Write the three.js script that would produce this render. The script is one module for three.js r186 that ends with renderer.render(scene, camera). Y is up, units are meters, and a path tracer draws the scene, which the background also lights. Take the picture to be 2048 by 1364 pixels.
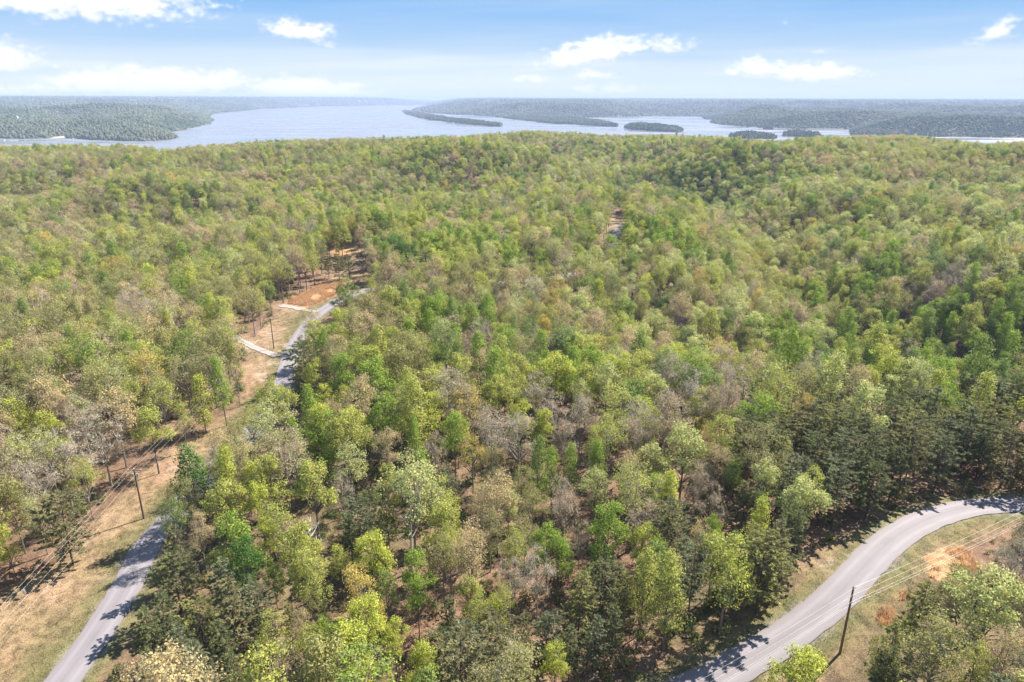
import * as THREE from 'three';
import { mergeGeometries } from 'three/addons/utils/BufferGeometryUtils.js';

// ------------------------------------------------------------------ camera, sky, sun, exposure
const scene = new THREE.Scene();
const camera = new THREE.PerspectiveCamera(53.1, 1024 / 682, 1, 60000);
camera.position.set(0, 150, 0);
camera.rotation.order = 'YXZ';
camera.rotation.set(-19.5 * Math.PI / 180, 0, 0.2 * Math.PI / 180);
camera.updateMatrixWorld(true);

const renderer = new THREE.WebGLRenderer({ antialias: true });
renderer.toneMapping = THREE.LinearToneMapping;
renderer.toneMappingExposure = 2.85;
renderer.shadowMap.enabled = true;

const SUN_DIR = new THREE.Vector3(0.78, 1.0, -0.62).normalize();
const sun = new THREE.DirectionalLight(new THREE.Color(1.0, 0.93, 0.82), 5.0);
sun.name = 'sun';
sun.position.copy(SUN_DIR).multiplyScalar(2000);
sun.target.position.set(0, 60, -300);
sun.position.add(sun.target.position);
sun.castShadow = true;
sun.shadow.mapSize.set(4096, 4096);
Object.assign(sun.shadow.camera, { left: -900, right: 900, top: 900, bottom: -900, near: 100, far: 5000 });
scene.add(sun, sun.target);
scene.fog = new THREE.FogExp2(new THREE.Color(0.58, 0.71, 1.0), 0.00008);

// ------------------------------------------------------------------ random numbers and noise
function rng(seed) {
  let s = seed | 0;
  return () => { s = (s + 0x6d2b79f5) | 0; let t = Math.imul(s ^ (s >>> 15), 1 | s); t = (t + Math.imul(t ^ (t >>> 7), 61 | t)) ^ t; return ((t ^ (t >>> 14)) >>> 0) / 4294967296; };
}
const hash2 = (x, y) => { let h = Math.imul(x, 374761393) + Math.imul(y, 668265263) | 0; h = Math.imul(h ^ (h >>> 13), 1274126177); h ^= h >>> 16; return (h >>> 0) / 4294967296; };
function vnoise(x, y) {
  const ix = Math.floor(x), iy = Math.floor(y), fx = x - ix, fy = y - iy;
  const u = fx * fx * (3 - 2 * fx), v = fy * fy * (3 - 2 * fy);
  const a = hash2(ix, iy), b = hash2(ix + 1, iy), c = hash2(ix, iy + 1), d = hash2(ix + 1, iy + 1);
  return a + (b - a) * u + (c - a) * v + (a - b - c + d) * u * v;
}
const fbm = (x, y, n = 4) => { let s = 0, a = 0.5, t = 0; for (let i = 0; i < n; i++) { s += a * vnoise(x, y); t += a; a *= 0.5; x = x * 2.03 + 17.3; y = y * 2.03 + 9.1; } return s / t; };
const clamp = (x, a = 0, b = 1) => Math.min(b, Math.max(a, x));
const sstep = (a, b, x) => { const t = clamp((x - a) / (b - a)); return t * t * (3 - 2 * t); };
const lerp = (a, b, t) => a + (b - a) * t;
const DEG = Math.PI / 180;

// A direction from a place in the 2048 x 1364 photograph: surveying the site from the picture.
const FPX = 682 / Math.tan(26.55 * DEG);
const ray = (px, py) => new THREE.Vector3((px - 1024) / FPX, (682 - py) / FPX, -1).applyQuaternion(camera.quaternion).normalize();
function pixelOf(x, y, z) {
  const v = new THREE.Vector3(x, y, z).sub(camera.position).applyQuaternion(camera.quaternion.clone().invert());
  return [1024 + FPX * v.x / -v.z, 682 - FPX * v.y / -v.z, -v.z];
}

// ------------------------------------------------------------------ the sky: air and clouds
{
  const W = 4096, H = 2048, data = new Float32Array(W * H * 4);
  const azel = (px, py) => { const d = ray(px, py); return [Math.atan2(d.x, -d.z) / DEG, Math.asin(d.y) / DEG]; };
  const K = 0.0395, clouds = [];
  // [x, y, half width, half height, strength, slant]
  for (const [x, y, w, h, k = 1, sl = 0] of [
    [90, -2, 260, 56, 1.15], [250, 8, 130, 40, 1], [350, -2, 60, 26, .6], [592, 62, 66, 22, 1], [640, 78, 34, 14, .75], [655, 92, 20, 8, .5],
    [0, 122, 66, 36, 1.15], [215, 172, 105, 34, 1.25], [330, 168, 160, 34, 1.35], [445, 170, 46, 24, 1], [30, 188, 72, 18, .9], [100, 166, 24, 10, .5],
    [600, 182, 98, 30, 1.35], [680, 186, 76, 20, 1.1], [1185, 108, 122, 30, 1.25, .13], [1240, 96, 66, 24, .8], [1110, 122, 52, 14, .6, .2], [1345, 92, 54, 18, .85, -.08],
    [1188, 150, 44, 12, .9], [1065, 160, 36, 11, .9], [1215, 180, 70, 13, .55], [965, 144, 24, 8, .35], [1065, 140, 30, 8, .3],
    [1512, 140, 72, 22, 1.3], [1630, 149, 90, 21, 1.25], [1690, 148, 32, 10, .5], [1995, 66, 40, 21, .85, .25], [1643, 104, 16, 6, .6], [1573, 51, 16, 7, .4],
  ]) { const [a, e] = azel(x, y); clouds.push([a, e, w * K, h * K, k, sl]); }
  const R = rng(5);
  for (let i = 0; i < 90; i++) {                       // the same weather all round
    const a = 40 + R() * 280, e = 0.4 + R() * R() * 9, w = 1.2 + R() * 7;
    clouds.push([a > 180 ? a - 360 : a, e, w, w * (0.12 + R() * 0.12), 0.6 + R() * 0.5, 0]);
  }
  const zen = [0.10, 0.26, 0.60], mid = [0.255, 0.51, 0.88], low = [0.68, 0.81, 0.90];
  for (let row = 0; row < H; row++) {
    const up = ((row + 0.5) / H - 0.5) * 180;
    for (let col = 0; col < W; col++) {
      const o = (row * W + col) * 4;
      data[o + 3] = 1;
      if (up <= 0) { data[o] = 0.3; data[o + 1] = 0.32; data[o + 2] = 0.32; continue; }
      let az = (((col + 0.5) / W - 0.5) * 360) + 90;   // 0 straight ahead (-z)
      if (az > 180) az -= 360;
      const t1 = sstep(0, 7.5, up), t2 = sstep(5, 55, up);
      let r = lerp(lerp(low[0], mid[0], t1), zen[0], t2), g = lerp(lerp(low[1], mid[1], t1), zen[1], t2), b = lerp(lerp(low[2], mid[2], t1), zen[2], t2);
      // thin high veil, in long streaks
      if (up < 30) {
        const sx = az * 0.055, sy = up * 0.9 - az * 0.012;
        let veil = sstep(0.42, 0.75, fbm(sx + 3.1, sy + 40, 4)) * 0.5 + sstep(0.45, 0.8, fbm(sx * 2.3 + 50, sy * 2.6, 3)) * 0.22;
        const top = 3.7 + 0.9 * (fbm(az * 0.06 + 9, 2.5, 2) - 0.5) * 2 + (az > 0 ? -0.012 * az : 0.006 * az);
        veil = veil * (0.28 + 0.72 * sstep(top + 0.7, top - 0.5, up)) + 0.62 * sstep(top + 0.25, top - 0.9, up) * (0.75 + 0.5 * (fbm(sx * 1.5, sy * 2 + 7, 3) - 0.5));
        veil = clamp(veil, 0, 0.85);
        r = lerp(r, 0.80, veil); g = lerp(g, 0.88, veil); b = lerp(b, 0.94, veil);
      }
      let dens = 0, low_ = 0;
      if (up < 12) {
        for (const c of clouds) {
          let da = az - c[0]; if (da > 180) da -= 360; if (da < -180) da += 360;
          if (Math.abs(da) > c[2] * 1.5) continue;
          const de = up - c[1] - da * c[5], hh = de < 0 ? c[3] * 0.62 : c[3] * 1.05;
          if (Math.abs(de) > hh * 1.7) continue;
          const d = Math.hypot(da / c[2], de / hh);
          const n = fbm(az * 1.15 + c[0] * 3, up * 2.6 + c[1], 5) - 0.5, n2 = fbm(az * 4.1 + 7, up * 7.3, 3) - 0.5;
          const v = (1 - d) * c[4] + n * 1.45 + n2 * 0.6;
          const a = sstep(-0.02, 0.72, v) * Math.min(1, c[4]) * sstep(1.6, 1.1, d);
          if (a > dens) { dens = a; low_ = clamp(-de / hh) * 0.6 + clamp(-n) * 0.6; }
        }
      } else {
        const s = 1 / Math.sin(up * DEG), X = Math.sin(az * DEG) * s, Y = Math.cos(az * DEG) * s;
        dens = sstep(0.60, 0.72, fbm(X * 1.3 + 20, Y * 1.3 + 20, 4)) * 0.8; low_ = 0.4;
      }
      const SKY = 0.375; const wr = lerp(1.06, 0.84, low_), wg = lerp(1.06, 0.89, low_), wb = lerp(1.07, 0.95, low_);
      data[o] = SKY * lerp(r, wr, dens); data[o + 1] = SKY * lerp(g, wg, dens); data[o + 2] = SKY * lerp(b, wb, dens);
    }
  }
  const sky = new THREE.DataTexture(data, W, H, THREE.RGBAFormat, THREE.FloatType);
  sky.mapping = THREE.EquirectangularReflectionMapping;
  sky.magFilter = THREE.LinearFilter; sky.needsUpdate = true;
  scene.background = sky; scene.environment = sky;
}

// ------------------------------------------------------------------ naming
const taken = {};
function numbered(name) { const n = taken[name] = (taken[name] ?? -1) + 1; return n ? `${name}_${String(n).padStart(3, '0')}` : name; }
function tag(o, label, category, group) { Object.assign(o.userData, { label, category }); if (group) o.userData.group = group; return o; }
function thing(name, label, category, [x, y, z], turn = 0, group) {
  const g = new THREE.Group(); g.name = numbered(name); g.position.set(x, y, z); g.rotation.y = turn; scene.add(g);
  return tag(g, label, category, group);
}
function part(name, geometry, material, parent) { const m = new THREE.Mesh(geometry, material); m.name = name; m.castShadow = m.receiveShadow = true; parent.add(m); return m; }
function struct(name, geometry, material, label) {
  const m = part(name, geometry, material, scene); m.userData.kind = 'structure'; if (label) m.userData.label = label; return m;
}
const std = (r, g, b, roughness = 0.9, more = {}) => new THREE.MeshStandardMaterial({ color: new THREE.Color().setRGB(r, g, b), roughness, ...more });

// ------------------------------------------------------------------ the lie of the land (lake level is 0, the wooded plateau about 75)
const skyline = [[-250, 292], [0, 290], [150, 287], [270, 291], [330, 299], [400, 291], [480, 285], [600, 278], [700, 275], [800, 274], [920, 270], [1000, 264], [1060, 259], [1130, 262], [1200, 268], [1350, 268], [1450, 273], [1553, 283], [1650, 272], [1813, 270], [1913, 282], [1970, 287], [2048, 284], [2300, 286]]
  .map(([x, y]) => { const d = ray(x, y + 3); return [Math.atan2(d.x, -d.z), 57 / Math.tan(-Math.asin(d.y))]; });
function edgeAt(b) {
  if (b <= skyline[0][0]) return skyline[0][1];
  for (let i = 1; i < skyline.length; i++) if (b < skyline[i][0]) { const [a0, r0] = skyline[i - 1], [a1, r1] = skyline[i]; return lerp(r0, r1, (b - a0) / (a1 - a0)); }
  return skyline.at(-1)[1];
}
const onLake = (px, py) => { const d = ray(px, py), t = -150 / d.y; return [d.x * t, d.z * t]; };
const FAR = 40000;
// shorelines
const lands = [
  { name: 'left', amp: 1, p: [[-400, 282], [-150, 279], [0, 277], [60, 278], [98, 277], [112, 274], [128, 273], [134, 277], [200, 281], [285, 283], [340, 280], [356, 275.5], [343, 270], [338, 264], [368, 260], [415, 247], [421, 241], [412, 233], [425, 227.5], [520, 218], [640, 213], [760, 211], [880, 209.5], [890, 207], [900, 204], [-400, 204]] },
  { name: 'right', amp: 1, p: [[850, 209.8], [870, 212], [845, 217], [826, 221], [860, 226], [930, 230], [985, 233], [1012, 236.5], [1090, 237], [1170, 235.5], [1250, 234], [1330, 232], [1405, 233], [1407, 238], [1428, 240], [1422, 246], [1445, 250], [1530, 256], [1600, 257.5], [1700, 258.5], [1704, 263], [1712, 272], [1800, 273], [1900, 274.5], [2048, 276], [2500, 279], [2500, 204], [850, 204]] },
  { name: 'spit', amp: 0.12, p: [[806, 223], [812, 228], [850, 238], [900, 245], [960, 250.5], [1000, 253], [1003, 251.5], [960, 245], [905, 240], [862, 232], [835, 225]] },
  { name: 'strip', amp: 0.12, p: [[1004, 236], [1040, 240], [1090, 246], [1160, 250.5], [1232, 253.5], [1238, 251.5], [1205, 245.5], [1168, 241], [1110, 236]] },
  { name: 'oval', amp: 0.12, p: [[1251, 256], [1262, 259], [1300, 262], [1358, 264.5], [1364, 262], [1330, 256], [1290, 252], [1256, 252]] },
  { name: 'low_a', amp: 0.1, p: [[1458, 276], [1500, 278], [1550, 278.5], [1552, 276.5], [1510, 272], [1466, 272]] },
  { name: 'low_b', amp: 0.1, p: [[1565, 272], [1610, 274.5], [1648, 275.5], [1640, 273.5], [1600, 269], [1568, 268.5]] },
  { name: 'low_c', amp: 0.1, p: [[1527, 258.2], [1545, 259], [1543, 257.6], [1529, 257.4]] },
].map((l) => { const p = l.p.map(([x, y]) => onLake(x, y)); const xs = p.map((q) => q[0]), zs = p.map((q) => q[1]); return { ...l, p, box: [Math.min(...xs), Math.max(...xs), Math.min(...zs), Math.max(...zs)] }; });
function polyDist(p, x, z) {           // signed distance, positive inside
  let inside = false, best = 1e18;
  for (let i = 0, j = p.length - 1; i < p.length; j = i++) {
    const [ax, az] = p[j], [bx, bz] = p[i];
    if ((az > z) !== (bz > z) && x < (bx - ax) * (z - az) / (bz - az) + ax) inside = !inside;
    const dx = bx - ax, dz = bz - az, t = clamp(((x - ax) * dx + (z - az) * dz) / (dx * dx + dz * dz || 1)), ex = x - ax - dx * t, ez = z - az - dz * t;
    best = Math.min(best, ex * ex + ez * ez);
  }
  return Math.sqrt(best) * (inside ? 1 : -1);
}
function farHeight(x, z, r) {
  let h = -12;
  for (const l of lands) {
    const [x0, x1, z0, z1] = l.box;
    if (x < x0 - 300 || x > x1 + 300 || z < z0 - 300 || z > z1 + 300) continue;
    let d = polyDist(l.p, x, z);
    d += (fbm(x / 130, z / 130, 3) - 0.5) * Math.min(90, r * 0.012) * (l.amp < 1 ? 0.8 : 1);
    const k = l.amp < 1 ? 60 : lerp(240, 900, sstep(4000, 12000, r));
    let v = d < 0 ? Math.max(-12, d * 0.12) : 1.2 + Math.pow(clamp(d / k), 0.8) * l.amp * (14 + 120 * Math.pow(fbm(x / 900 + 5, z / 900 + 3, 4), 1.3) + 55 * (fbm(x / 330 + 2, z / 300 + 8, 3) - 0.4)) + (l.amp === 1 ? 105 * sstep(5000, 17000, r) * clamp(d / 1500) : 0);
    h = Math.max(h, Math.min(v, 128 + 0.12 * (v - 128)));
  }
  return h;
}
const ridge = [ray(2300, 492), ray(1950, 432), ray(1750, 352), ray(1530, 312)].map((d) => { const t = 57 / -d.y; return [d.x * t, d.z * t]; });
function ridgeSide(x, z) {             // metres beyond the crest of the right-hand ridge
  let best = 1e9, side = 0;
  for (let i = 1; i < ridge.length; i++) {
    const [ax, az] = ridge[i - 1], [bx, bz] = ridge[i], dx = bx - ax, dz = bz - az, L = Math.hypot(dx, dz), t = clamp(((x - ax) * dx + (z - az) * dz) / (L * L));
    const ex = x - ax - dx * t, ez = z - az - dz * t, d = Math.hypot(ex, ez);
    if (d < best) { best = d; side = dx * ez - dz * ex > 0 ? -1 : 1; }
  }
  return best * side;
}
function nearHeight(x, z, r) {
  let h = 75 + 4.5 * sstep(10, 70, x) * sstep(190, 90, r);
  const tr = clamp((-z - 290) / 190), wx = lerp(30, 78, tr), dr = Math.hypot(x - wx, z < -480 ? z + 480 : z > -290 ? z + 290 : 0), df = Math.hypot(x + 86, (z + 345) * 0.8);   // the road follows a level ridge; so does the clearing
  const far = sstep(170, 480, r) * sstep(25, 120, Math.min(dr, df));
  h += far * 92 * (fbm(x / 260 + 11, z / 200 + 4, 3) - 0.56) + sstep(130, 260, r) * 5 * (fbm(x / 80 + 3, z / 80 + 8, 2) - 0.5) * sstep(0, 60, Math.abs(x + 20) );
  h -= 10 * Math.exp(-(((x - 60) / 55) ** 2) - (((z + 215) / 55) ** 2));         // hollow in the middle of the wood
  if (x > 40 && r > 200) { const s = ridgeSide(x, z); h -= 34 * Math.exp(-(((s - 150) / 85) ** 2)) * sstep(0, 120, s) * sstep(25, 120, dr); }
  return h;
}
function height(x, z) {
  const r = Math.hypot(x, z), front = z < 0 || r < 400;
  const R = edgeAt(Math.atan2(x, -z));
  let h = -12;
  if (r < R + 900) {
    const fall = sstep(R - 30, R + 620, r);
    let n = lerp(nearHeight(x, z, Math.min(r, R)), 75, sstep(R - 260, R - 20, r));
    const lid = 150 - r * 57 / R - 19;           // ridges stay under the line of sight to the lake
    if (r < R && n > lid - 8) n = lid - 8 + 8 * Math.tanh((n - lid + 8) / 8);
    h = lerp(n, -14, fall);
  }
  if (r > 1500) h = Math.max(h, farHeight(x, z, r));
  return h;
}
function at(px, py, above = 0) {       // where that line of sight meets the ground (or a level above it)
  const d = ray(px, py); let t = (75 + above - 150) / d.y;
  for (let i = 0; i < 14; i++) { const g = height(d.x * t, d.z * t) + above, n = (g - 150) / d.y; t = lerp(t, n, 0.7); }
  return new THREE.Vector3(d.x * t, height(d.x * t, d.z * t), d.z * t);
}

// ------------------------------------------------------------------ roads, drives and clearings
function pathOf(pixels, width) {
  const pts = pixels.map(([x, y]) => at(x, y));
  const curve = new THREE.CatmullRomCurve3(pts.map((p) => new THREE.Vector3(p.x, 0, p.z)), false, 'centripetal');
  const n = Math.max(8, Math.round(curve.getLength() / 1.6)), c = curve.getSpacedPoints(n);
  return { pts: c, width, box: [Math.min(...c.map((p) => p.x)) - 40, Math.max(...c.map((p) => p.x)) + 40, Math.min(...c.map((p) => p.z)) - 40, Math.max(...c.map((p) => p.z)) + 40] };
}
const leftRoad = pathOf([[20, 1500], [75, 1430], [124, 1364], [186, 1280], [252, 1174], [292, 1095], [345, 1033], [398, 972], [458, 912], [532, 832], [563, 775], [573, 738], [585, 700], [608, 660], [640, 625], [690, 596], [750, 577], [830, 569], [950, 566], [1040, 562], [1100, 557], [1150, 548], [1190, 537], [1213, 521], [1223, 500], [1226, 480], [1233, 463], [1250, 450], [1280, 441], [1330, 434]], 5.0);
const rightRoad = pathOf([[1180, 1480], [1290, 1425], [1415, 1364], [1565, 1278], [1660, 1205], [1722, 1140], [1752, 1108], [1799, 1069], [1866, 1035], [1950, 1014], [2048, 1010], [2150, 1016], [2300, 1040]], 5.6);
const driveA = pathOf([[556, 713], [538, 706], [515, 698], [495, 688], [465, 672]], 2.7);
const driveB = pathOf([[636, 624], [605, 619], [585, 615], [560, 611]], 2.8);
const trackC = pathOf([[1233, 463], [1234, 448], [1238, 432], [1240, 418]], 3);
const paths = [leftRoad, rightRoad, driveA, driveB];
function pathDist(p, x, z) {
  if (x < p.box[0] || x > p.box[1] || z < p.box[2] || z > p.box[3]) return 1e3;
  let best = 1e9;
  for (let i = 1; i < p.pts.length; i++) {
    const a = p.pts[i - 1], b = p.pts[i], dx = b.x - a.x, dz = b.z - a.z, t = clamp(((x - a.x) * dx + (z - a.z) * dz) / (dx * dx + dz * dz || 1)), ex = x - a.x - dx * t, ez = z - a.z - dz * t, d = ex * ex + ez * ez;
    if (d < best) best = d;
  }
  return Math.sqrt(best);
}
const poly = (pixels) => { const p = pixels.map(([x, y]) => { const q = at(x, y); return [q.x, q.z]; }); const xs = p.map((q) => q[0]), zs = p.map((q) => q[1]); return { p, box: [Math.min(...xs), Math.max(...xs), Math.min(...zs), Math.max(...zs)] }; };
const inPoly = (q, x, z, m = 0) => { const b = q.box; return x < b[0] - 8 || x > b[1] + 8 || z < b[2] - 8 || z > b[3] + 8 ? -99 : polyDist(q.p, x, z); };
const grassLeft = poly([[-120, 1520], [-140, 1260], [-20, 1190], [70, 1140], [150, 1090], [190, 1050], [240, 975], [330, 905], [420, 842], [486, 795], [490, 745], [495, 715], [515, 680], [540, 645], [560, 622], [580, 606], [612, 618], [604, 650], [580, 690], [566, 735], [550, 800], [480, 885], [415, 955], [360, 1020], [290, 1120], [210, 1290], [120, 1500]]);
const grassRight = poly([[1500, 1500], [1640, 1364], [1665, 1335], [1745, 1262], [1800, 1205], [1850, 1160], [1905, 1118], [1985, 1065], [2048, 1050], [2250, 1040], [2250, 1000], [2048, 1008], [1870, 1040], [1760, 1120], [1640, 1230], [1420, 1364]]);
const grassCurve = poly([[1290, 1400], [1330, 1345], [1420, 1302], [1520, 1248], [1590, 1180], [1632, 1118], [1680, 1075], [1760, 1040], [1840, 1012], [1950, 993], [2048, 990], [2200, 992], [2200, 1015], [1950, 1015], [1800, 1065], [1660, 1205], [1415, 1364]]);
const sedge = poly([[574, 606], [600, 592], [625, 577], [650, 564], [672, 562], [700, 560], [668, 590], [640, 606], [612, 617]]);
const tanField = poly([[655, 562], [662, 549], [690, 541], [728, 541], [734, 553], [700, 566]]);
const redField = poly([[658, 508], [668, 498], [692, 491], [728, 489], [733, 498], [715, 509], [690, 514]]);
const gap = poly([[1217, 478], [1217, 446], [1224, 434], [1246, 432], [1250, 440], [1238, 452], [1228, 474]]);
const sedgeRight = poly([[1735, 1262], [1755, 1215], [1800, 1180], [1845, 1150], [1868, 1132], [1900, 1112], [1960, 1082], [1975, 1095], [1915, 1130], [1875, 1160], [1820, 1210], [1780, 1250]]);
const shownLeft = poly([[-80, 1300], [-50, 1195], [190, 1055], [330, 908], [486, 805], [490, 745], [500, 695], [560, 622], [608, 618], [596, 690], [566, 760], [486, 800], [450, 836], [395, 876], [350, 915], [326, 962], [314, 1012], [298, 1066], [272, 1130], [232, 1220], [195, 1300], [165, 1364], [0, 1500]]);
const shownBend = poly([[556, 765], [566, 700], [590, 655], [640, 612], [700, 583], [770, 566], [775, 578], [700, 602], [640, 640], [612, 690], [580, 765]]);
const shownRight = poly([[1310, 1364], [1330, 1352], [1420, 1308], [1520, 1252], [1590, 1185], [1632, 1125], [1680, 1080], [1760, 1045], [1840, 1016], [1950, 997], [2048, 994], [2048, 1046], [1985, 1065], [1905, 1115], [1850, 1155], [1800, 1200], [1745, 1258], [1665, 1335], [1560, 1364], [1480, 1400]]);
const shownGap = poly([[1219, 500], [1218, 474], [1223, 457], [1242, 448], [1243, 454], [1238, 468], [1236, 496]]);
const shownHouse = poly([[1802, 481], [1808, 468], [1832, 466], [1834, 478]]);
const shownLine = poly([[950, 562], [1040, 559], [1100, 553], [1130, 549], [1130, 556], [1100, 561], [1040, 566], [950, 570]]);
const clearings = [grassLeft, grassRight, grassCurve, sedge, tanField, redField, gap, sedgeRight];

// ------------------------------------------------------------------ textures
function noiseTexture(size, fn, srgb = true) {
  const d = new Uint8Array(size * size * 4);
  for (let y = 0; y < size; y++) for (let x = 0; x < size; x++) { const v = fn(x / size, y / size), o = (y * size + x) * 4; d[o] = clamp(v[0]) * 255; d[o + 1] = clamp(v[1]) * 255; d[o + 2] = clamp(v[2]) * 255; d[o + 3] = 255; }
  const t = new THREE.DataTexture(d, size, size); t.wrapS = t.wrapT = THREE.RepeatWrapping; t.magFilter = THREE.LinearFilter; if (srgb) t.colorSpace = THREE.SRGBColorSpace; t.needsUpdate = true; return t;
}
// noise that tiles over 0..1
function tnoise(u, v, f, seed) {
  const x = u * f, y = v * f, ix = Math.floor(x), iy = Math.floor(y), fx = x - ix, fy = y - iy, a = fx * fx * (3 - 2 * fx), b = fy * fy * (3 - 2 * fy), w = (i, j) => hash2(((ix + i) % f) + seed * 977, ((iy + j) % f) + seed * 131);
  return lerp(lerp(w(0, 0), w(1, 0), a), lerp(w(0, 1), w(1, 1), a), b);
}
const tfbm = (u, v, f, seed, n = 4) => { let s = 0, a = 0.5, t = 0; for (let i = 0; i < n; i++) { s += a * tnoise(u, v, f << i, seed + i); t += a; a *= 0.55; } return s / t; };
const litterMap = noiseTexture(1024, (u, v) => { const a = tfbm(u, v, 12, 3, 5), b = tnoise(u, v, 240, 9), c = tnoise(u, v, 120, 14); const k = 0.55 + 0.55 * (a - 0.5) + 0.5 * (b - 0.5) + 0.34 * (c - 0.5) + 0.28; return [k, k * 0.985, k * 0.97]; });
const litterBump = noiseTexture(512, (u, v) => { const k = 0.5 * tfbm(u, v, 24, 21, 4) + 0.5 * tnoise(u, v, 160, 5); return [k, k, k]; }, false);
const asphaltMap = noiseTexture(512, (u, v) => { const a = tfbm(u, v, 6, 31, 5), b = tnoise(u, v, 200, 33); const k = 0.88 + 0.16 * (a - 0.5) + 0.14 * (b - 0.5); return [k, k, k]; });

// ------------------------------------------------------------------ ground, as one sheet
{
  const az = [], rs = [0.5];
  for (let a = -50; a < 50; a += 0.22) az.push(a);
  for (let a = 50; a < 310; a += 4) az.push(a);
  for (let r = 30; r < 300; r *= 1.0072) rs.push(r);
  for (let r = 300; r < 1700; r *= 1.02) rs.push(r);
  for (let r = 1700; r < 9000; r *= 1.013) rs.push(r);
  for (let r = 9000; r < 34000; r *= 1.03) rs.push(r);
  const n = az.length, pos = [], col = [], uv = [], idx = [];
  const put = (c) => col.push(c[0], c[1], c[2]);
  const mix = (a, b, t) => [lerp(a[0], b[0], t), lerp(a[1], b[1], t), lerp(a[2], b[2], t)];
  for (const r of rs) for (const a of az) {
    const x = Math.sin(a * DEG) * r, z = -Math.cos(a * DEG) * r;
    let y = height(x, z), c;
    const m = fbm(x / 9, z / 9, 4), f = fbm(x / 2.3, z / 2.3, 3), big = fbm(x / 40, z / 40, 3);
    if (r > 1700) { c = mix([0.075, 0.085, 0.04], [0.12, 0.105, 0.06], big); if (y < 2.2 && y > 0) c = [0.30, 0.25, 0.18]; }
    else {
      c = mix([0.20, 0.115, 0.068], [0.30, 0.19, 0.12], clamp(m * 1.5 - 0.25));
      c = mix(c, [0.15, 0.14, 0.06], sstep(0.52, 0.72, big) * 0.55);
      if (r < 620) {
        let d = 1e3; for (const p of paths) d = Math.min(d, pathDist(p, x, z) - p.width / 2);
        const dl = Math.min(pathDist(leftRoad, x, z) - 2.5, pathDist(rightRoad, x, z) - 2.8);
        let g = sstep(3.2, 1.6, d + (m - 0.5) * 3);
        for (const q of [grassLeft, grassRight, grassCurve, gap]) g = Math.max(g, sstep(-1.5, 1.5, inPoly(q, x, z) + (m - 0.5) * 7));
        if (g > 0) {
          let k = mix([0.20, 0.17, 0.07], [0.42, 0.28, 0.17], clamp((m - 0.32) * 1.9 + sstep(2, 9, dl) * 0.5 - 0.1));
          k = mix(k, [0.125, 0.15, 0.045], sstep(3.6, 0.6, dl + (f - 0.5) * 4) * 0.5);
          k = mix(k, [0.42, 0.235, 0.15], sstep(0.52, 0.72, big + (f - 0.5) * 0.2) * sstep(4, 8, dl) * 0.7);
          k = mix(k, [0.46, 0.38, 0.3], sstep(0.66, 0.78, m + (f - 0.5) * 0.4) * 0.6);
          c = mix(c, k, g);
        }
        const s1 = Math.max(inPoly(sedge, x, z) + (m - 0.5) * 6, inPoly(sedgeRight, x, z) - 0.6 + (m - 0.5) * 16);
        c = mix(c, mix([0.56, 0.27, 0.115], [0.54, 0.36, 0.19], clamp(f * 2 - 0.6)), sstep(-1, 1.2, s1));
        c = mix(c, mix([0.38, 0.26, 0.12], [0.44, 0.3, 0.17], f), sstep(-2, 2, inPoly(tanField, x, z) + (m - 0.5) * 6));
        c = mix(c, mix([0.58, 0.25, 0.11], [0.54, 0.38, 0.19], clamp(m * 2 - 0.5)), sstep(-2, 2, inPoly(redField, x, z) + (m - 0.5) * 5));
        c = mix(c, [0.34, 0.31, 0.285], sstep(1.5, 0.1, dl + (f - 0.5) * 2.4 + (m - 0.36) * 4) * 0.45);      // loose stones at the road's edge
        if (d > 1.5) y += sstep(1.5, 6, d) * ((f - 0.5) * 0.35 + (m - 0.5) * 0.5);
        if (d < 1.2) y -= 0.1 * sstep(1.2, -0.6, d);
      }
    }
    if (r < 1700) c = c.map((v) => v * 0.88);
    pos.push(x, y, z); put(c); uv.push(x / 14, z / 14);
  }
  for (let i = 1; i < rs.length; i++) for (let j = 0; j < n; j++) { const k = (j + 1) % n, a = (i - 1) * n + j, b = (i - 1) * n + k, c = i * n + j, d = i * n + k; idx.push(a, b, d, a, d, c); }
  const g = new THREE.BufferGeometry();
  g.setAttribute('position', new THREE.Float32BufferAttribute(pos, 3)); g.setAttribute('color', new THREE.Float32BufferAttribute(col, 3)); g.setAttribute('uv', new THREE.Float32BufferAttribute(uv, 2)); g.setIndex(idx); g.computeVertexNormals();
  struct('ground', g, new THREE.MeshStandardMaterial({ vertexColors: true, roughness: 1, map: litterMap, bumpMap: litterBump, bumpScale: 0.05 }), 'brown leaf litter, grassy verges and wooded hills under the trees');
}

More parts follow.
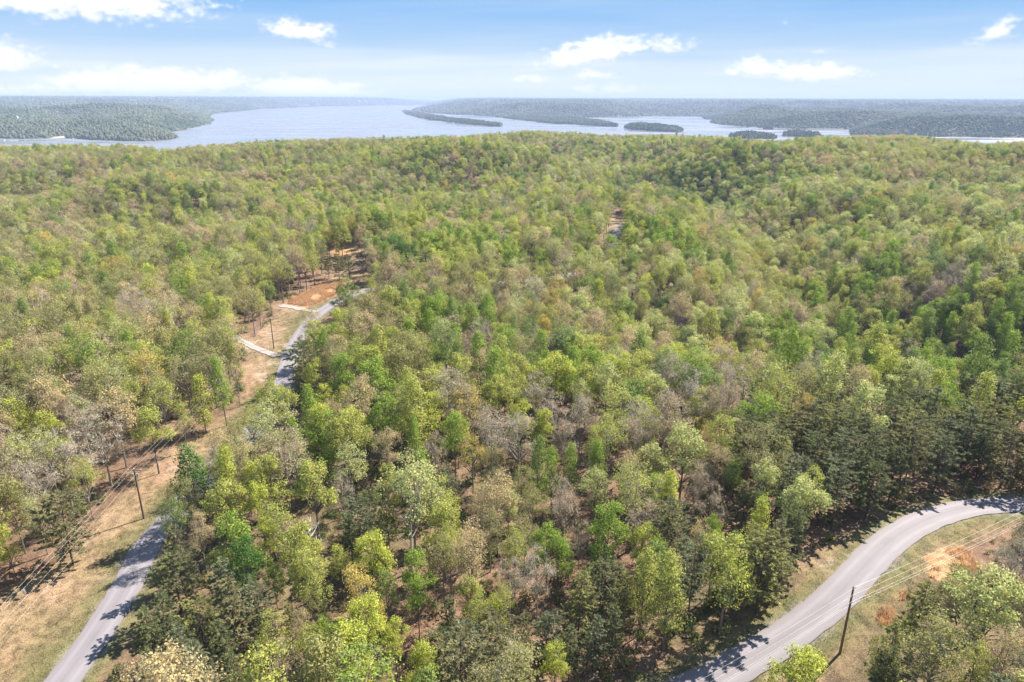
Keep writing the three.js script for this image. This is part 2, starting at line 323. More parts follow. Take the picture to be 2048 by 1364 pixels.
// ------------------------------------------------------------------ the lake
{
  const ripple = noiseTexture(512, (u, v) => { const k = 0.6 * tfbm(u, v * 1, 16, 41, 4) + 0.4 * tnoise(u, v, 96, 43); return [k, k, k]; }, false);
  const slick = noiseTexture(1024, (u, v) => { const w = tfbm(u, v, 4, 51, 4), k = 0.5 + 0.5 * (tfbm((u + w * 0.1) % 1, v, 8, 57, 5) - 0.5) * 2; const q = 0.3 + 0.7 * sstep(0.35, 0.66, k); return [q, q, q]; }, false);
  const g = new THREE.PlaneGeometry(70000, 42000, 1, 1).rotateX(-Math.PI / 2).translate(0, 0, -20000);
  for (let i = 0, p = g.attributes.position; i < p.count; i++) g.attributes.uv.setXY(i, p.getX(i) / 40, p.getZ(i) / 40);
  const m = new THREE.MeshPhysicalMaterial({ color: new THREE.Color().setRGB(0.20, 0.205, 0.235), roughness: 0.42, bumpMap: ripple, bumpScale: 0.06, roughnessMap: slick });
  slick.repeat.set(1 / 70, 1 / 25); ripple.repeat.set(1, 1);
  struct('lake_water', g, m, 'wide pale blue lake beyond the woods');
}

// ------------------------------------------------------------------ road surfaces
function ribbon(path, lift, fromEdge = 0, wob = 0, crown = 0.08) {
  const pos = [], uv = [], idx = [], nx = 9, P = path.pts; let s = 0;
  for (let i = 0; i < P.length; i++) {
    const a = P[Math.max(0, i - 1)], b = P[Math.min(P.length - 1, i + 1)], dx = b.x - a.x, dz = b.z - a.z, L = Math.hypot(dx, dz) || 1, ox = -dz / L, oz = dx / L;
    if (i) s += Math.hypot(P[i].x - P[i - 1].x, P[i].z - P[i - 1].z);
    for (let j = 0; j < nx; j++) {
      const t = j / (nx - 1) * 2 - 1, edge = Math.abs(t) === 1 ? (vnoise(s * 0.7 + (t > 0 ? 40 : 0), path.width * 7) - 0.5) * (0.35 + wob) : 0, w = t * (path.width / 2 + edge);
      const x = P[i].x + ox * w, z = P[i].z + oz * w;
      pos.push(x, height(x, z) + lift + crown * (1 - t * t), z); uv.push(w, s);
    }
  }
  const n = P.length;
  for (let i = 1; i < n; i++) for (let j = 1; j < nx; j++) { const a = (i - 1) * nx + j - 1, b = a + 1, c = i * nx + j - 1, d = c + 1; idx.push(a, d, b, a, c, d); }
  const g = new THREE.BufferGeometry();
  g.setAttribute('position', new THREE.Float32BufferAttribute(pos, 3)); g.setAttribute('uv', new THREE.Float32BufferAttribute(uv, 2)); g.setIndex(idx); g.computeVertexNormals();
  const ny = g.attributes.normal; if (ny.getY(0) < 0) { g.setIndex(idx.map((_, k) => idx[k % 3 === 1 ? k + 1 : k % 3 === 2 ? k - 1 : k])); g.computeVertexNormals(); }
  return g;
}
// worn surface across the road: paler wheel tracks, dirt at the edges
function roadTexture(width, dirt) {
  return noiseTexture(1024, (u, v) => {
    const w = (u - 0.5) * 2, tr = Math.exp(-(((Math.abs(w) - 0.48) / 0.13) ** 2)) * 0.05 - Math.exp(-((w / 0.1) ** 2)) * 0.03, e = sstep(0.8, 1.0, Math.abs(w) + 0.25 * (tfbm(u, v, 8, 63, 4) - 0.5));
    const a = tfbm(u, v, 8, 61, 5), b = tnoise(u, v, 256, 62), patch = sstep(0.62, 0.7, tfbm(u, v, 4, 77, 3)) * 0.04;
    const k = 0.92 + tr * 1.3 - patch * 0.5 + 0.05 * (a - 0.5) + 0.05 * (b - 0.5);
    return [lerp(k, 0.88, e * dirt), lerp(k * 0.985, 0.78, e * dirt), lerp(k * 1.0, 0.68, e * dirt)];
  });
}
function roadMaterial(width, dirt, color) {
  const t = roadTexture(width, dirt); t.repeat.set(1 / width, 1 / 24); t.offset.set(0.5, 0);
  return new THREE.MeshStandardMaterial({ color: new THREE.Color().setRGB(...color), map: t, roughness: 0.88, bumpMap: litterBump, bumpScale: 0.01 });
}
struct('left_road', ribbon(leftRoad, 0.06), roadMaterial(5.4, 0.6, [0.235, 0.222, 0.232]), 'narrow grey paved road running up the left into the woods');
struct('right_road', ribbon(rightRoad, 0.06), roadMaterial(6, 0.8, [0.24, 0.226, 0.232]), 'grey paved road curving along the lower right');
struct('concrete_drive', ribbon(driveA, 0.1, 0, 0.3, 0.03), roadMaterial(3.8, 0.5, [0.34, 0.31, 0.285]), 'pale drive turning off the left road into the trees');
struct('gravel_drive', ribbon(driveB, 0.1, 0, 0.8, 0.03), roadMaterial(4.4, 0.7, [0.35, 0.32, 0.29]), 'short pale drive beside the orange grass field');

// ------------------------------------------------------------------ trees: shapes
class Faces {
  constructor() { this.p = []; this.c = []; }
  tri(a, b, c, k) { this.p.push(a[0], a[1], a[2], b[0], b[1], b[2], c[0], c[1], c[2]); for (let i = 0; i < 3; i++) this.c.push(k[0], k[1], k[2]); }
  kite(x, y, z, n, s, asp, k, R) {      // a leaf spray: two faces, folded a little along its middle
    const l = Math.hypot(...n) || 1, nx = n[0] / l, ny = n[1] / l, nz = n[2] / l;
    let tx = R() - 0.5, ty = R() - 0.5, tz = R() - 0.5; const d = tx * nx + ty * ny + tz * nz; tx -= d * nx; ty -= d * ny; tz -= d * nz;
    const tl = Math.hypot(tx, ty, tz) || 1; tx /= tl; ty /= tl; tz /= tl;
    const bx = ny * tz - nz * ty, by = nz * tx - nx * tz, bz = nx * ty - ny * tx, u = s * 0.5, v = s * 0.5 * asp, f = s * 0.1;
    const A = [x - tx * u, y - ty * u, z - tz * u], B = [x + tx * u, y + ty * u, z + tz * u], C = [x + bx * v - nx * f, y + by * v - ny * f, z + bz * v - nz * f], D = [x - bx * v - nx * f, y - by * v - ny * f, z - bz * v - nz * f];
    this.tri(A, C, B, k); this.tri(A, B, D, k);
  }
  tube(pts, r0, r1, sides, k) {
    const rings = pts.map((p, i) => {
      const a = pts[Math.max(0, i - 1)], b = pts[Math.min(pts.length - 1, i + 1)]; let dx = b[0] - a[0], dy = b[1] - a[1], dz = b[2] - a[2]; const L = Math.hypot(dx, dy, dz) || 1; dx /= L; dy /= L; dz /= L;
      let ux, uy, uz; if (Math.abs(dy) > 0.9) { ux = 1; uy = 0; uz = 0; } else { ux = -dz; uy = 0; uz = dx; }
      const q = ux * dx + uy * dy + uz * dz; ux -= q * dx; uy -= q * dy; uz -= q * dz; const ul = Math.hypot(ux, uy, uz); ux /= ul; uy /= ul; uz /= ul;
      const vx = dy * uz - dz * uy, vy = dz * ux - dx * uz, vz = dx * uy - dy * ux, r = lerp(r0, r1, i / (pts.length - 1));
      return Array.from({ length: sides }, (_, j) => { const t = j / sides * 6.2832, c = Math.cos(t) * r, s = Math.sin(t) * r; return [p[0] + ux * c + vx * s, p[1] + uy * c + vy * s, p[2] + uz * c + vz * s]; });
    });
    for (let i = 1; i < rings.length; i++) for (let j = 0; j < sides; j++) { const m = (j + 1) % sides, a = rings[i - 1][j], b = rings[i - 1][m], c = rings[i][j], d = rings[i][m]; this.tri(a, b, d, k); this.tri(a, d, c, k); }
  }
  build() {
    const g = new THREE.BufferGeometry(); g.setAttribute('position', new THREE.Float32BufferAttribute(this.p, 3)); g.setAttribute('color', new THREE.Float32BufferAttribute(this.c, 3)); g.computeVertexNormals(); return g;
  }
}
const bend = (a, b, up, n = 4) => Array.from({ length: n }, (_, i) => { const t = i / (n - 1), s = Math.sin(t * Math.PI) * up; return [lerp(a[0], b[0], t), lerp(a[1], b[1], t) + s, lerp(a[2], b[2], t)]; });
const tint = (R, lo = 0.78, hi = 1.25, hue = 0.1) => { const k = lerp(lo, hi, R()), h = (R() - 0.5) * 2 * hue; return [k * (1 + h), k, k * (1 - h * 0.4)]; };

// a broad-leaved tree; o: H height, rad crown radius, low where the crown starts, form, clumps, per, leaf, open, twigs
function broadleaf(seed, o) {
  const R = rng(seed), wood = new Faces(), crown = new Faces(), H = o.H;
  const bark = [1, 1, 1], lean = [(R() - 0.5) * 0.9, (R() - 0.5) * 0.9], trunk = [];
  for (let i = 0; i <= 6; i++) { const t = i / 6; trunk.push([lean[0] * t * t + (R() - 0.5) * 0.16 * t, -0.5 + t * H * 0.9, lean[1] * t * t + (R() - 0.5) * 0.16 * t]); }
  wood.tube(trunk, o.girth, 0.03, 6, bark);
  const on = (y) => { const t = clamp((y + 0.5) / (H * 0.9)) * 6, i = Math.min(5, Math.floor(t)), f = t - i; return [lerp(trunk[i][0], trunk[i + 1][0], f), y, lerp(trunk[i][2], trunk[i + 1][2], f)]; };
  const prof = o.form === 'cone' ? (t) => 0.14 + 0.95 * Math.pow(1 - t, 0.62) * Math.min(1, 0.35 + t * 3.5) : o.form === 'vase' ? (t) => Math.pow(Math.sin(Math.PI * (0.1 + 0.82 * Math.pow(t, 1.25))), 0.8) : (t) => Math.pow(Math.sin(Math.PI * (0.16 + 0.76 * t)), 0.75);
  const ph = R() * 6.3, lobes = 3 + Math.floor(R() * 3), C = [];
  const L = [], nl = o.form === 'cone' ? 0 : 5 + Math.floor(R() * 4);
  for (let i = 0; i < nl; i++) {
    const top = i === 0, a = i * 2.39996 + R() * 1.2, t = top ? 0.8 : lerp(0.16, 0.74, (i - 1 + R() * 0.8) / (nl - 1)), q = o.rad * (top ? 0.12 : lerp(0.42, 0.72, R()) * (t > 0.6 ? 0.8 : 1)), y = H * (o.low + (1 - o.low) * t), b = on(Math.min(y, H * 0.85));
    L.push([b[0] + Math.cos(a) * q, y, b[2] + Math.sin(a) * q, o.rad * lerp(0.36, 0.6, R()) * (top ? 1.1 : 1), q]);
  }
  for (let i = 0; nl && i < o.clumps; i++) {
    const l = L[i % nl], az = R() * 6.2832, u = lerp(-0.5, 1, Math.pow(R(), 0.8)), q = Math.sqrt(1 - u * u), d = l[3] * lerp(0.55, 1.05, Math.sqrt(R())), x = l[0] + Math.cos(az) * q * d, z = l[2] + Math.sin(az) * q * d, y = Math.min(H * 1.02, l[1] + u * d * 0.95);
    C.push([x, y, z, Math.hypot(x, z)]);
  }
  for (let i = 0; !nl && i < o.clumps; i++) {
    const t = (i + R()) / o.clumps, az = i * 2.39996 + R() * 0.9, lobe = 0.86 + 0.2 * Math.sin(az * lobes + ph + t * 4) + (R() - 0.5) * 0.16;
    const rr = o.rad * prof(t) * lobe * (0.38 + 0.62 * Math.sqrt(R())), y = H * (o.low + (1 - o.low) * t * 0.97) + (R() - 0.5) * 0.8;
    const b = on(Math.min(y, H * 0.88)); C.push([b[0] + Math.cos(az) * rr, y, b[2] + Math.sin(az) * rr, rr]);
  }
  const order = C.map((_, i) => i).sort((a, b) => C[b][3] - C[a][3]), limbs = [];
  order.forEach((i, k) => {
    const c = C[i];
    if (k < o.limbs) { const y0 = Math.max(H * o.low * 0.85, c[1] - c[3] * (0.55 + R() * 0.5) - 0.4), pts = bend(on(Math.min(y0, H * 0.8)), c, 0.18 * c[3]); wood.tube(pts, 0.05 + o.girth * 0.3 * (1 - y0 / H), 0.018, 4, bark); limbs.push(pts); }
    else { let best = null, bd = 1e9; for (const l of limbs) for (const p of l) { const d = Math.hypot(p[0] - c[0], p[1] - c[1], p[2] - c[2]) + (p[1] > c[1] ? 1 : 0); if (d < bd) { bd = d; best = p; } } if (best && bd < 4) wood.tube([best, c], 0.03, 0.012, 3, bark); }
  });
  for (const c of C) {
    const k0 = lerp(0.82, 1.18, R()), rc = o.clump * lerp(0.75, 1.3, R()), n = Math.round(o.per * lerp(0.6, 1.35, R()));
    for (let i = 0; i < n; i++) {
      const a = R() * 6.2832, u = R() * 2 - 1, q = Math.sqrt(1 - u * u), d = rc * Math.pow(R(), 0.45), ox = Math.cos(a) * q * d, oy = u * d * 0.72, oz = Math.sin(a) * q * d, k = tint(R, 0.8, 1.2, o.hue ?? 0.1).map((x) => x * k0);
      crown.kite(c[0] + ox, c[1] + oy + 0.15, c[2] + oz, [ox * 0.8 + (R() - 0.5) * 1.6, Math.abs(oy) * 0.6 + 0.5 + (R() - 0.5) * 1.4, oz * 0.8 + (R() - 0.5) * 1.6], o.leaf * lerp(0.65, 1.3, R()), lerp(0.55, 0.85, R()), k, R);
    }
    for (let i = 0; i < o.twigs; i++) {
      const a = R() * 6.2832, e = lerp(-0.1, 1.3, R()), L = lerp(0.5, 1.25, R()) * o.twig, dx = Math.cos(a) * Math.cos(e) * L, dy = Math.sin(e) * L, dz = Math.sin(a) * Math.cos(e) * L, w = o.tw ?? 0.02;
      wood.tri([c[0] - dz / L * w, c[1], c[2] + dx / L * w], [c[0] + dz / L * w, c[1] + w, c[2] - dx / L * w], [c[0] + dx, c[1] + dy, c[2] + dz], [1.15, 1.1, 1.08]);
    }
  }
  return { wood: wood.build(), crown: crown.p.length ? crown.build() : null, H, width: o.rad * 2 + o.clump };
}
function pine(seed, o) {
  const R = rng(seed), wood = new Faces(), crown = new Faces(), H = o.H, trunk = [], lean = [(R() - 0.5) * 1.1, (R() - 0.5) * 1.1];
  for (let i = 0; i <= 6; i++) { const t = i / 6; trunk.push([lean[0] * t * t, -0.5 + t * (H + 0.3), lean[1] * t * t]); }
  wood.tube(trunk, o.girth, 0.03, 6, [1, 1, 1]);
  const tuft = (x, y, z, dx, dy, dz, s) => {
    const k0 = lerp(0.75, 1.25, R());
    for (let i = 0; i < o.needles; i++) {
      const a = R() * 6.2832, e = R() * 2 - 0.75, ax = dx * 0.7 + Math.cos(a) * Math.cos(e), ay = dy * 0.7 + Math.sin(e) * 0.8 + 0.25, az = dz * 0.7 + Math.sin(a) * Math.cos(e), L = s * lerp(0.6, 1.2, R()) / (Math.hypot(ax, ay, az) || 1), w = 0.08 * lerp(0.7, 1.4, R());
      const px = -az * w, pz = ax * w, k = tint(R, 0.75, 1.25, 0.12).map((v) => v * k0), jx = (R() - 0.5) * 0.35, jy = (R() - 0.5) * 0.2, jz = (R() - 0.5) * 0.35;
      crown.tri([x + jx - px, y + jy, z + jz - pz], [x + jx + px, y + jy + w, z + jz + pz], [x + jx + ax * L, y + jy + ay * L, z + jz + az * L], k);
    }
  };
  const whorls = o.whorls;
  for (let w = 0; w < whorls; w++) {
    const t = (w + R() * 0.6) / whorls, y = H * lerp(o.low, 0.985, t), n = 4 + Math.floor(R() * 3), a0 = R() * 6.2832;
    const reach = o.rad * (o.flat ? Math.pow(Math.sin(Math.PI * (0.2 + 0.68 * t)), 0.7) : Math.pow(1 - t, 0.72) + 0.1) * lerp(0.75, 1.15, R()), bx = lean[0] * (y / H) ** 2, bz = lean[1] * (y / H) ** 2;
    for (let i = 0; i < n; i++) {
      const a = a0 + i / n * 6.2832 + (R() - 0.5) * 0.7, L = reach * lerp(0.55, 1.15, R()), up = lerp(-0.08, 0.34, t) + (R() - 0.5) * 0.22, ex = bx + Math.cos(a) * L, ez = bz + Math.sin(a) * L, ey = y + L * up;
      wood.tube([[bx, y, bz], [lerp(bx, ex, 0.5), lerp(y, ey, 0.5) - 0.06 * L, lerp(bz, ez, 0.5)], [ex, ey, ez]], 0.055 * (1 - t * 0.6), 0.012, 3, [1, 1, 1]);
      const m = Math.max(2, Math.round(L * o.tufts));
      for (let j = 0; j < m; j++) {
        const s = lerp(0.32, 1.05, (j + R() * 0.7) / m), side = (R() - 0.5) * 0.75 * L * (1.15 - s);
        tuft(lerp(bx, ex, s) - Math.sin(a) * side, lerp(y, ey, s) + 0.06 + (R() - 0.5) * 0.16, lerp(bz, ez, s) + Math.cos(a) * side, Math.cos(a), up, Math.sin(a), 0.42);
      }
    }
    if (t < 0.3 && R() < 0.7) for (let i = 0; i < 2; i++) { const a = R() * 6.28, L = 1.4 * R() + 0.4, yy = H * o.low * lerp(0.35, 1, R()); wood.tube([[0, yy, 0], [Math.cos(a) * L, yy + 0.1, Math.sin(a) * L]], 0.03, 0.01, 3, [1.2, 1.15, 1.1]); }
  }
  return { wood: wood.build(), crown: crown.build(), H, width: o.rad * 2 };
}
const many = (n, f) => Array.from({ length: n }, (_, i) => f(i));
const SHAPES = {
  L: many(4, (i) => broadleaf(100 + i, { H: [16, 15.5, 17, 14.5][i], rad: [4.5, 4.9, 4.2, 5.0][i], low: [0.34, 0.28, 0.38, 0.26][i], form: 'round', girth: 0.24, clumps: 100, per: 40, clump: 1.2, leaf: 0.375, limbs: 16, twigs: 2, twig: 1 })),
  S: many(4, (i) => broadleaf(200 + i, { H: [17, 18, 16.5, 17][i], rad: [4.5, 4.2, 4.8, 4.6][i], low: [0.38, 0.42, 0.34, 0.32][i], form: 'vase', girth: 0.22, clumps: 96, per: 31, clump: 1.25, leaf: 0.325, limbs: 22, twigs: 7, twig: 1.1 })),
  C: many(3, (i) => broadleaf(300 + i, { H: [18, 17, 19][i], rad: [3.6, 4.0, 3.3][i], low: [0.24, 0.16, 0.3][i], form: 'cone', girth: 0.19, clumps: 84, per: 36, clump: 1.25, leaf: 0.38, limbs: 14, twigs: 1, twig: 0.8 })),
  B: many(4, (i) => broadleaf(400 + i, { H: [16.5, 17.5, 16, 17][i], rad: [4.6, 4.3, 4.9, 4.6][i], low: [0.34, 0.38, 0.3, 0.34][i], form: 'vase', girth: 0.23, clumps: 96, per: 31, clump: 1.25, leaf: 0.255, limbs: 26, twigs: 10, twig: 1.15, hue: 0.06 })),
  N: many(3, (i) => broadleaf(500 + i, { H: [16.5, 17, 15.5][i], rad: [4.3, 4.0, 4.6][i], low: [0.36, 0.42, 0.32][i], form: 'vase', girth: 0.22, clumps: 104, per: 9, clump: 1.4, leaf: 0.24, limbs: 26, twigs: 22, twig: 1.15, tw: 0.02, hue: 0.05 })),
  P: many(4, (i) => pine(600 + i, { H: [14, 15, 13, 16][i], rad: [3.7, 3.3, 4.0, 3.8][i], low: [0.2, 0.3, 0.16, 0.34][i], whorls: [13, 12, 13, 10][i], tufts: 2.7, needles: 15, girth: 0.17, flat: i > 1 })),
};
SHAPES.L.push(broadleaf(190, { H: 16.5, rad: 6.8, low: 0.22, form: 'round', girth: 0.32, clumps: 200, per: 38, clump: 1.3, leaf: 0.33, limbs: 24, twigs: 2, twig: 1 }));
SHAPES.S.push(broadleaf(290, { H: 17.5, rad: 6.4, low: 0.26, form: 'vase', girth: 0.3, clumps: 180, per: 30, clump: 1.35, leaf: 0.3, limbs: 34, twigs: 6, twig: 1.1 }));
const COMMON = { L: 4, S: 4, C: 3, B: 4, N: 3, P: 4 };
const NOUN = { L: 'round leafy tree', S: 'thinly leaved tree', C: 'narrow pointed tree', B: 'budding tree', N: 'bare tree', P: 'pine' };
const NAME = { L: 'leafy_tree', S: 'thin_leaved_tree', C: 'pointed_tree', B: 'budding_tree', N: 'bare_tree', P: 'pine_tree' };
// what the leaves, buds or needles of each look like
const COLORS = {
  br: ['bright green', 0.255, 0.345, 0.052], yg: ['yellow-green', 0.385, 0.40, 0.092], lm: ['lime green', 0.425, 0.455, 0.075], md: ['mid green', 0.215, 0.28, 0.066], dk: ['deep green', 0.09, 0.19, 0.03],
  pa: ['pale green', 0.46, 0.48, 0.18], ol: ['olive', 0.325, 0.31, 0.105], ta: ['tan', 0.50, 0.40, 0.195], pk: ['pinkish brown', 0.41, 0.325, 0.20], gr: ['grey-brown', 0.42, 0.36, 0.255], ye: ['ochre yellow', 0.52, 0.41, 0.10], bg: ['cool green', 0.22, 0.29, 0.088],
  pn: ['dark olive', 0.16, 0.18, 0.066], pb: ['brownish green', 0.205, 0.192, 0.082], pg: ['grey-green', 0.185, 0.205, 0.10], py: ['yellowish green', 0.255, 0.255, 0.08],
};
const BARK = { L: [0.15, 0.125, 0.105], S: [0.2, 0.175, 0.155], C: [0.16, 0.135, 0.11], B: [0.25, 0.22, 0.18], N: [0.31, 0.275, 0.215], P: [0.085, 0.062, 0.05] };
const leafMaterial = (c) => new THREE.MeshPhysicalMaterial({ color: new THREE.Color().setRGB(...c), vertexColors: true, roughness: 1, transmission: 0.42, thickness: 0, side: THREE.DoubleSide, specularIntensity: 0.35 });
const leafCache = {}, leafOf = (c) => leafCache[c] ??= leafMaterial(COLORS[c].slice(1));
const barkCache = {}, barkOf = (k, c) => barkCache[k + (k === 'N' ? c : '')] ??= new THREE.MeshStandardMaterial({ color: new THREE.Color().setRGB(...(k === 'N' && c !== 'gr' ? [0.32, 0.27, 0.20] : BARK[k])), vertexColors: true, roughness: 0.95, side: THREE.DoubleSide });

// ------------------------------------------------------------------ where trees stand
const trees = [];              // { x, y, z, k, c, s (width), v (height), turn, shape, label }
const grid = new Map(), cell = (x, z) => `${Math.floor(x / 8)},${Math.floor(z / 8)}`;
function crowded(x, z, need) {
  const i = Math.floor(x / 8), j = Math.floor(z / 8);
  for (let a = -1; a <= 1; a++) for (let b = -1; b <= 1; b++) for (const t of grid.get(`${i + a},${j + b}`) ?? []) if ((t.x - x) ** 2 + (t.z - z) ** 2 < (need * 0.5 + t.need * 0.5) ** 2) return true;
  return false;
}
function plant(t) { trees.push(t); const k = cell(t.x, t.z); if (!grid.has(k)) grid.set(k, []); grid.get(k).push(t); return t; }
const RT = rng(77);
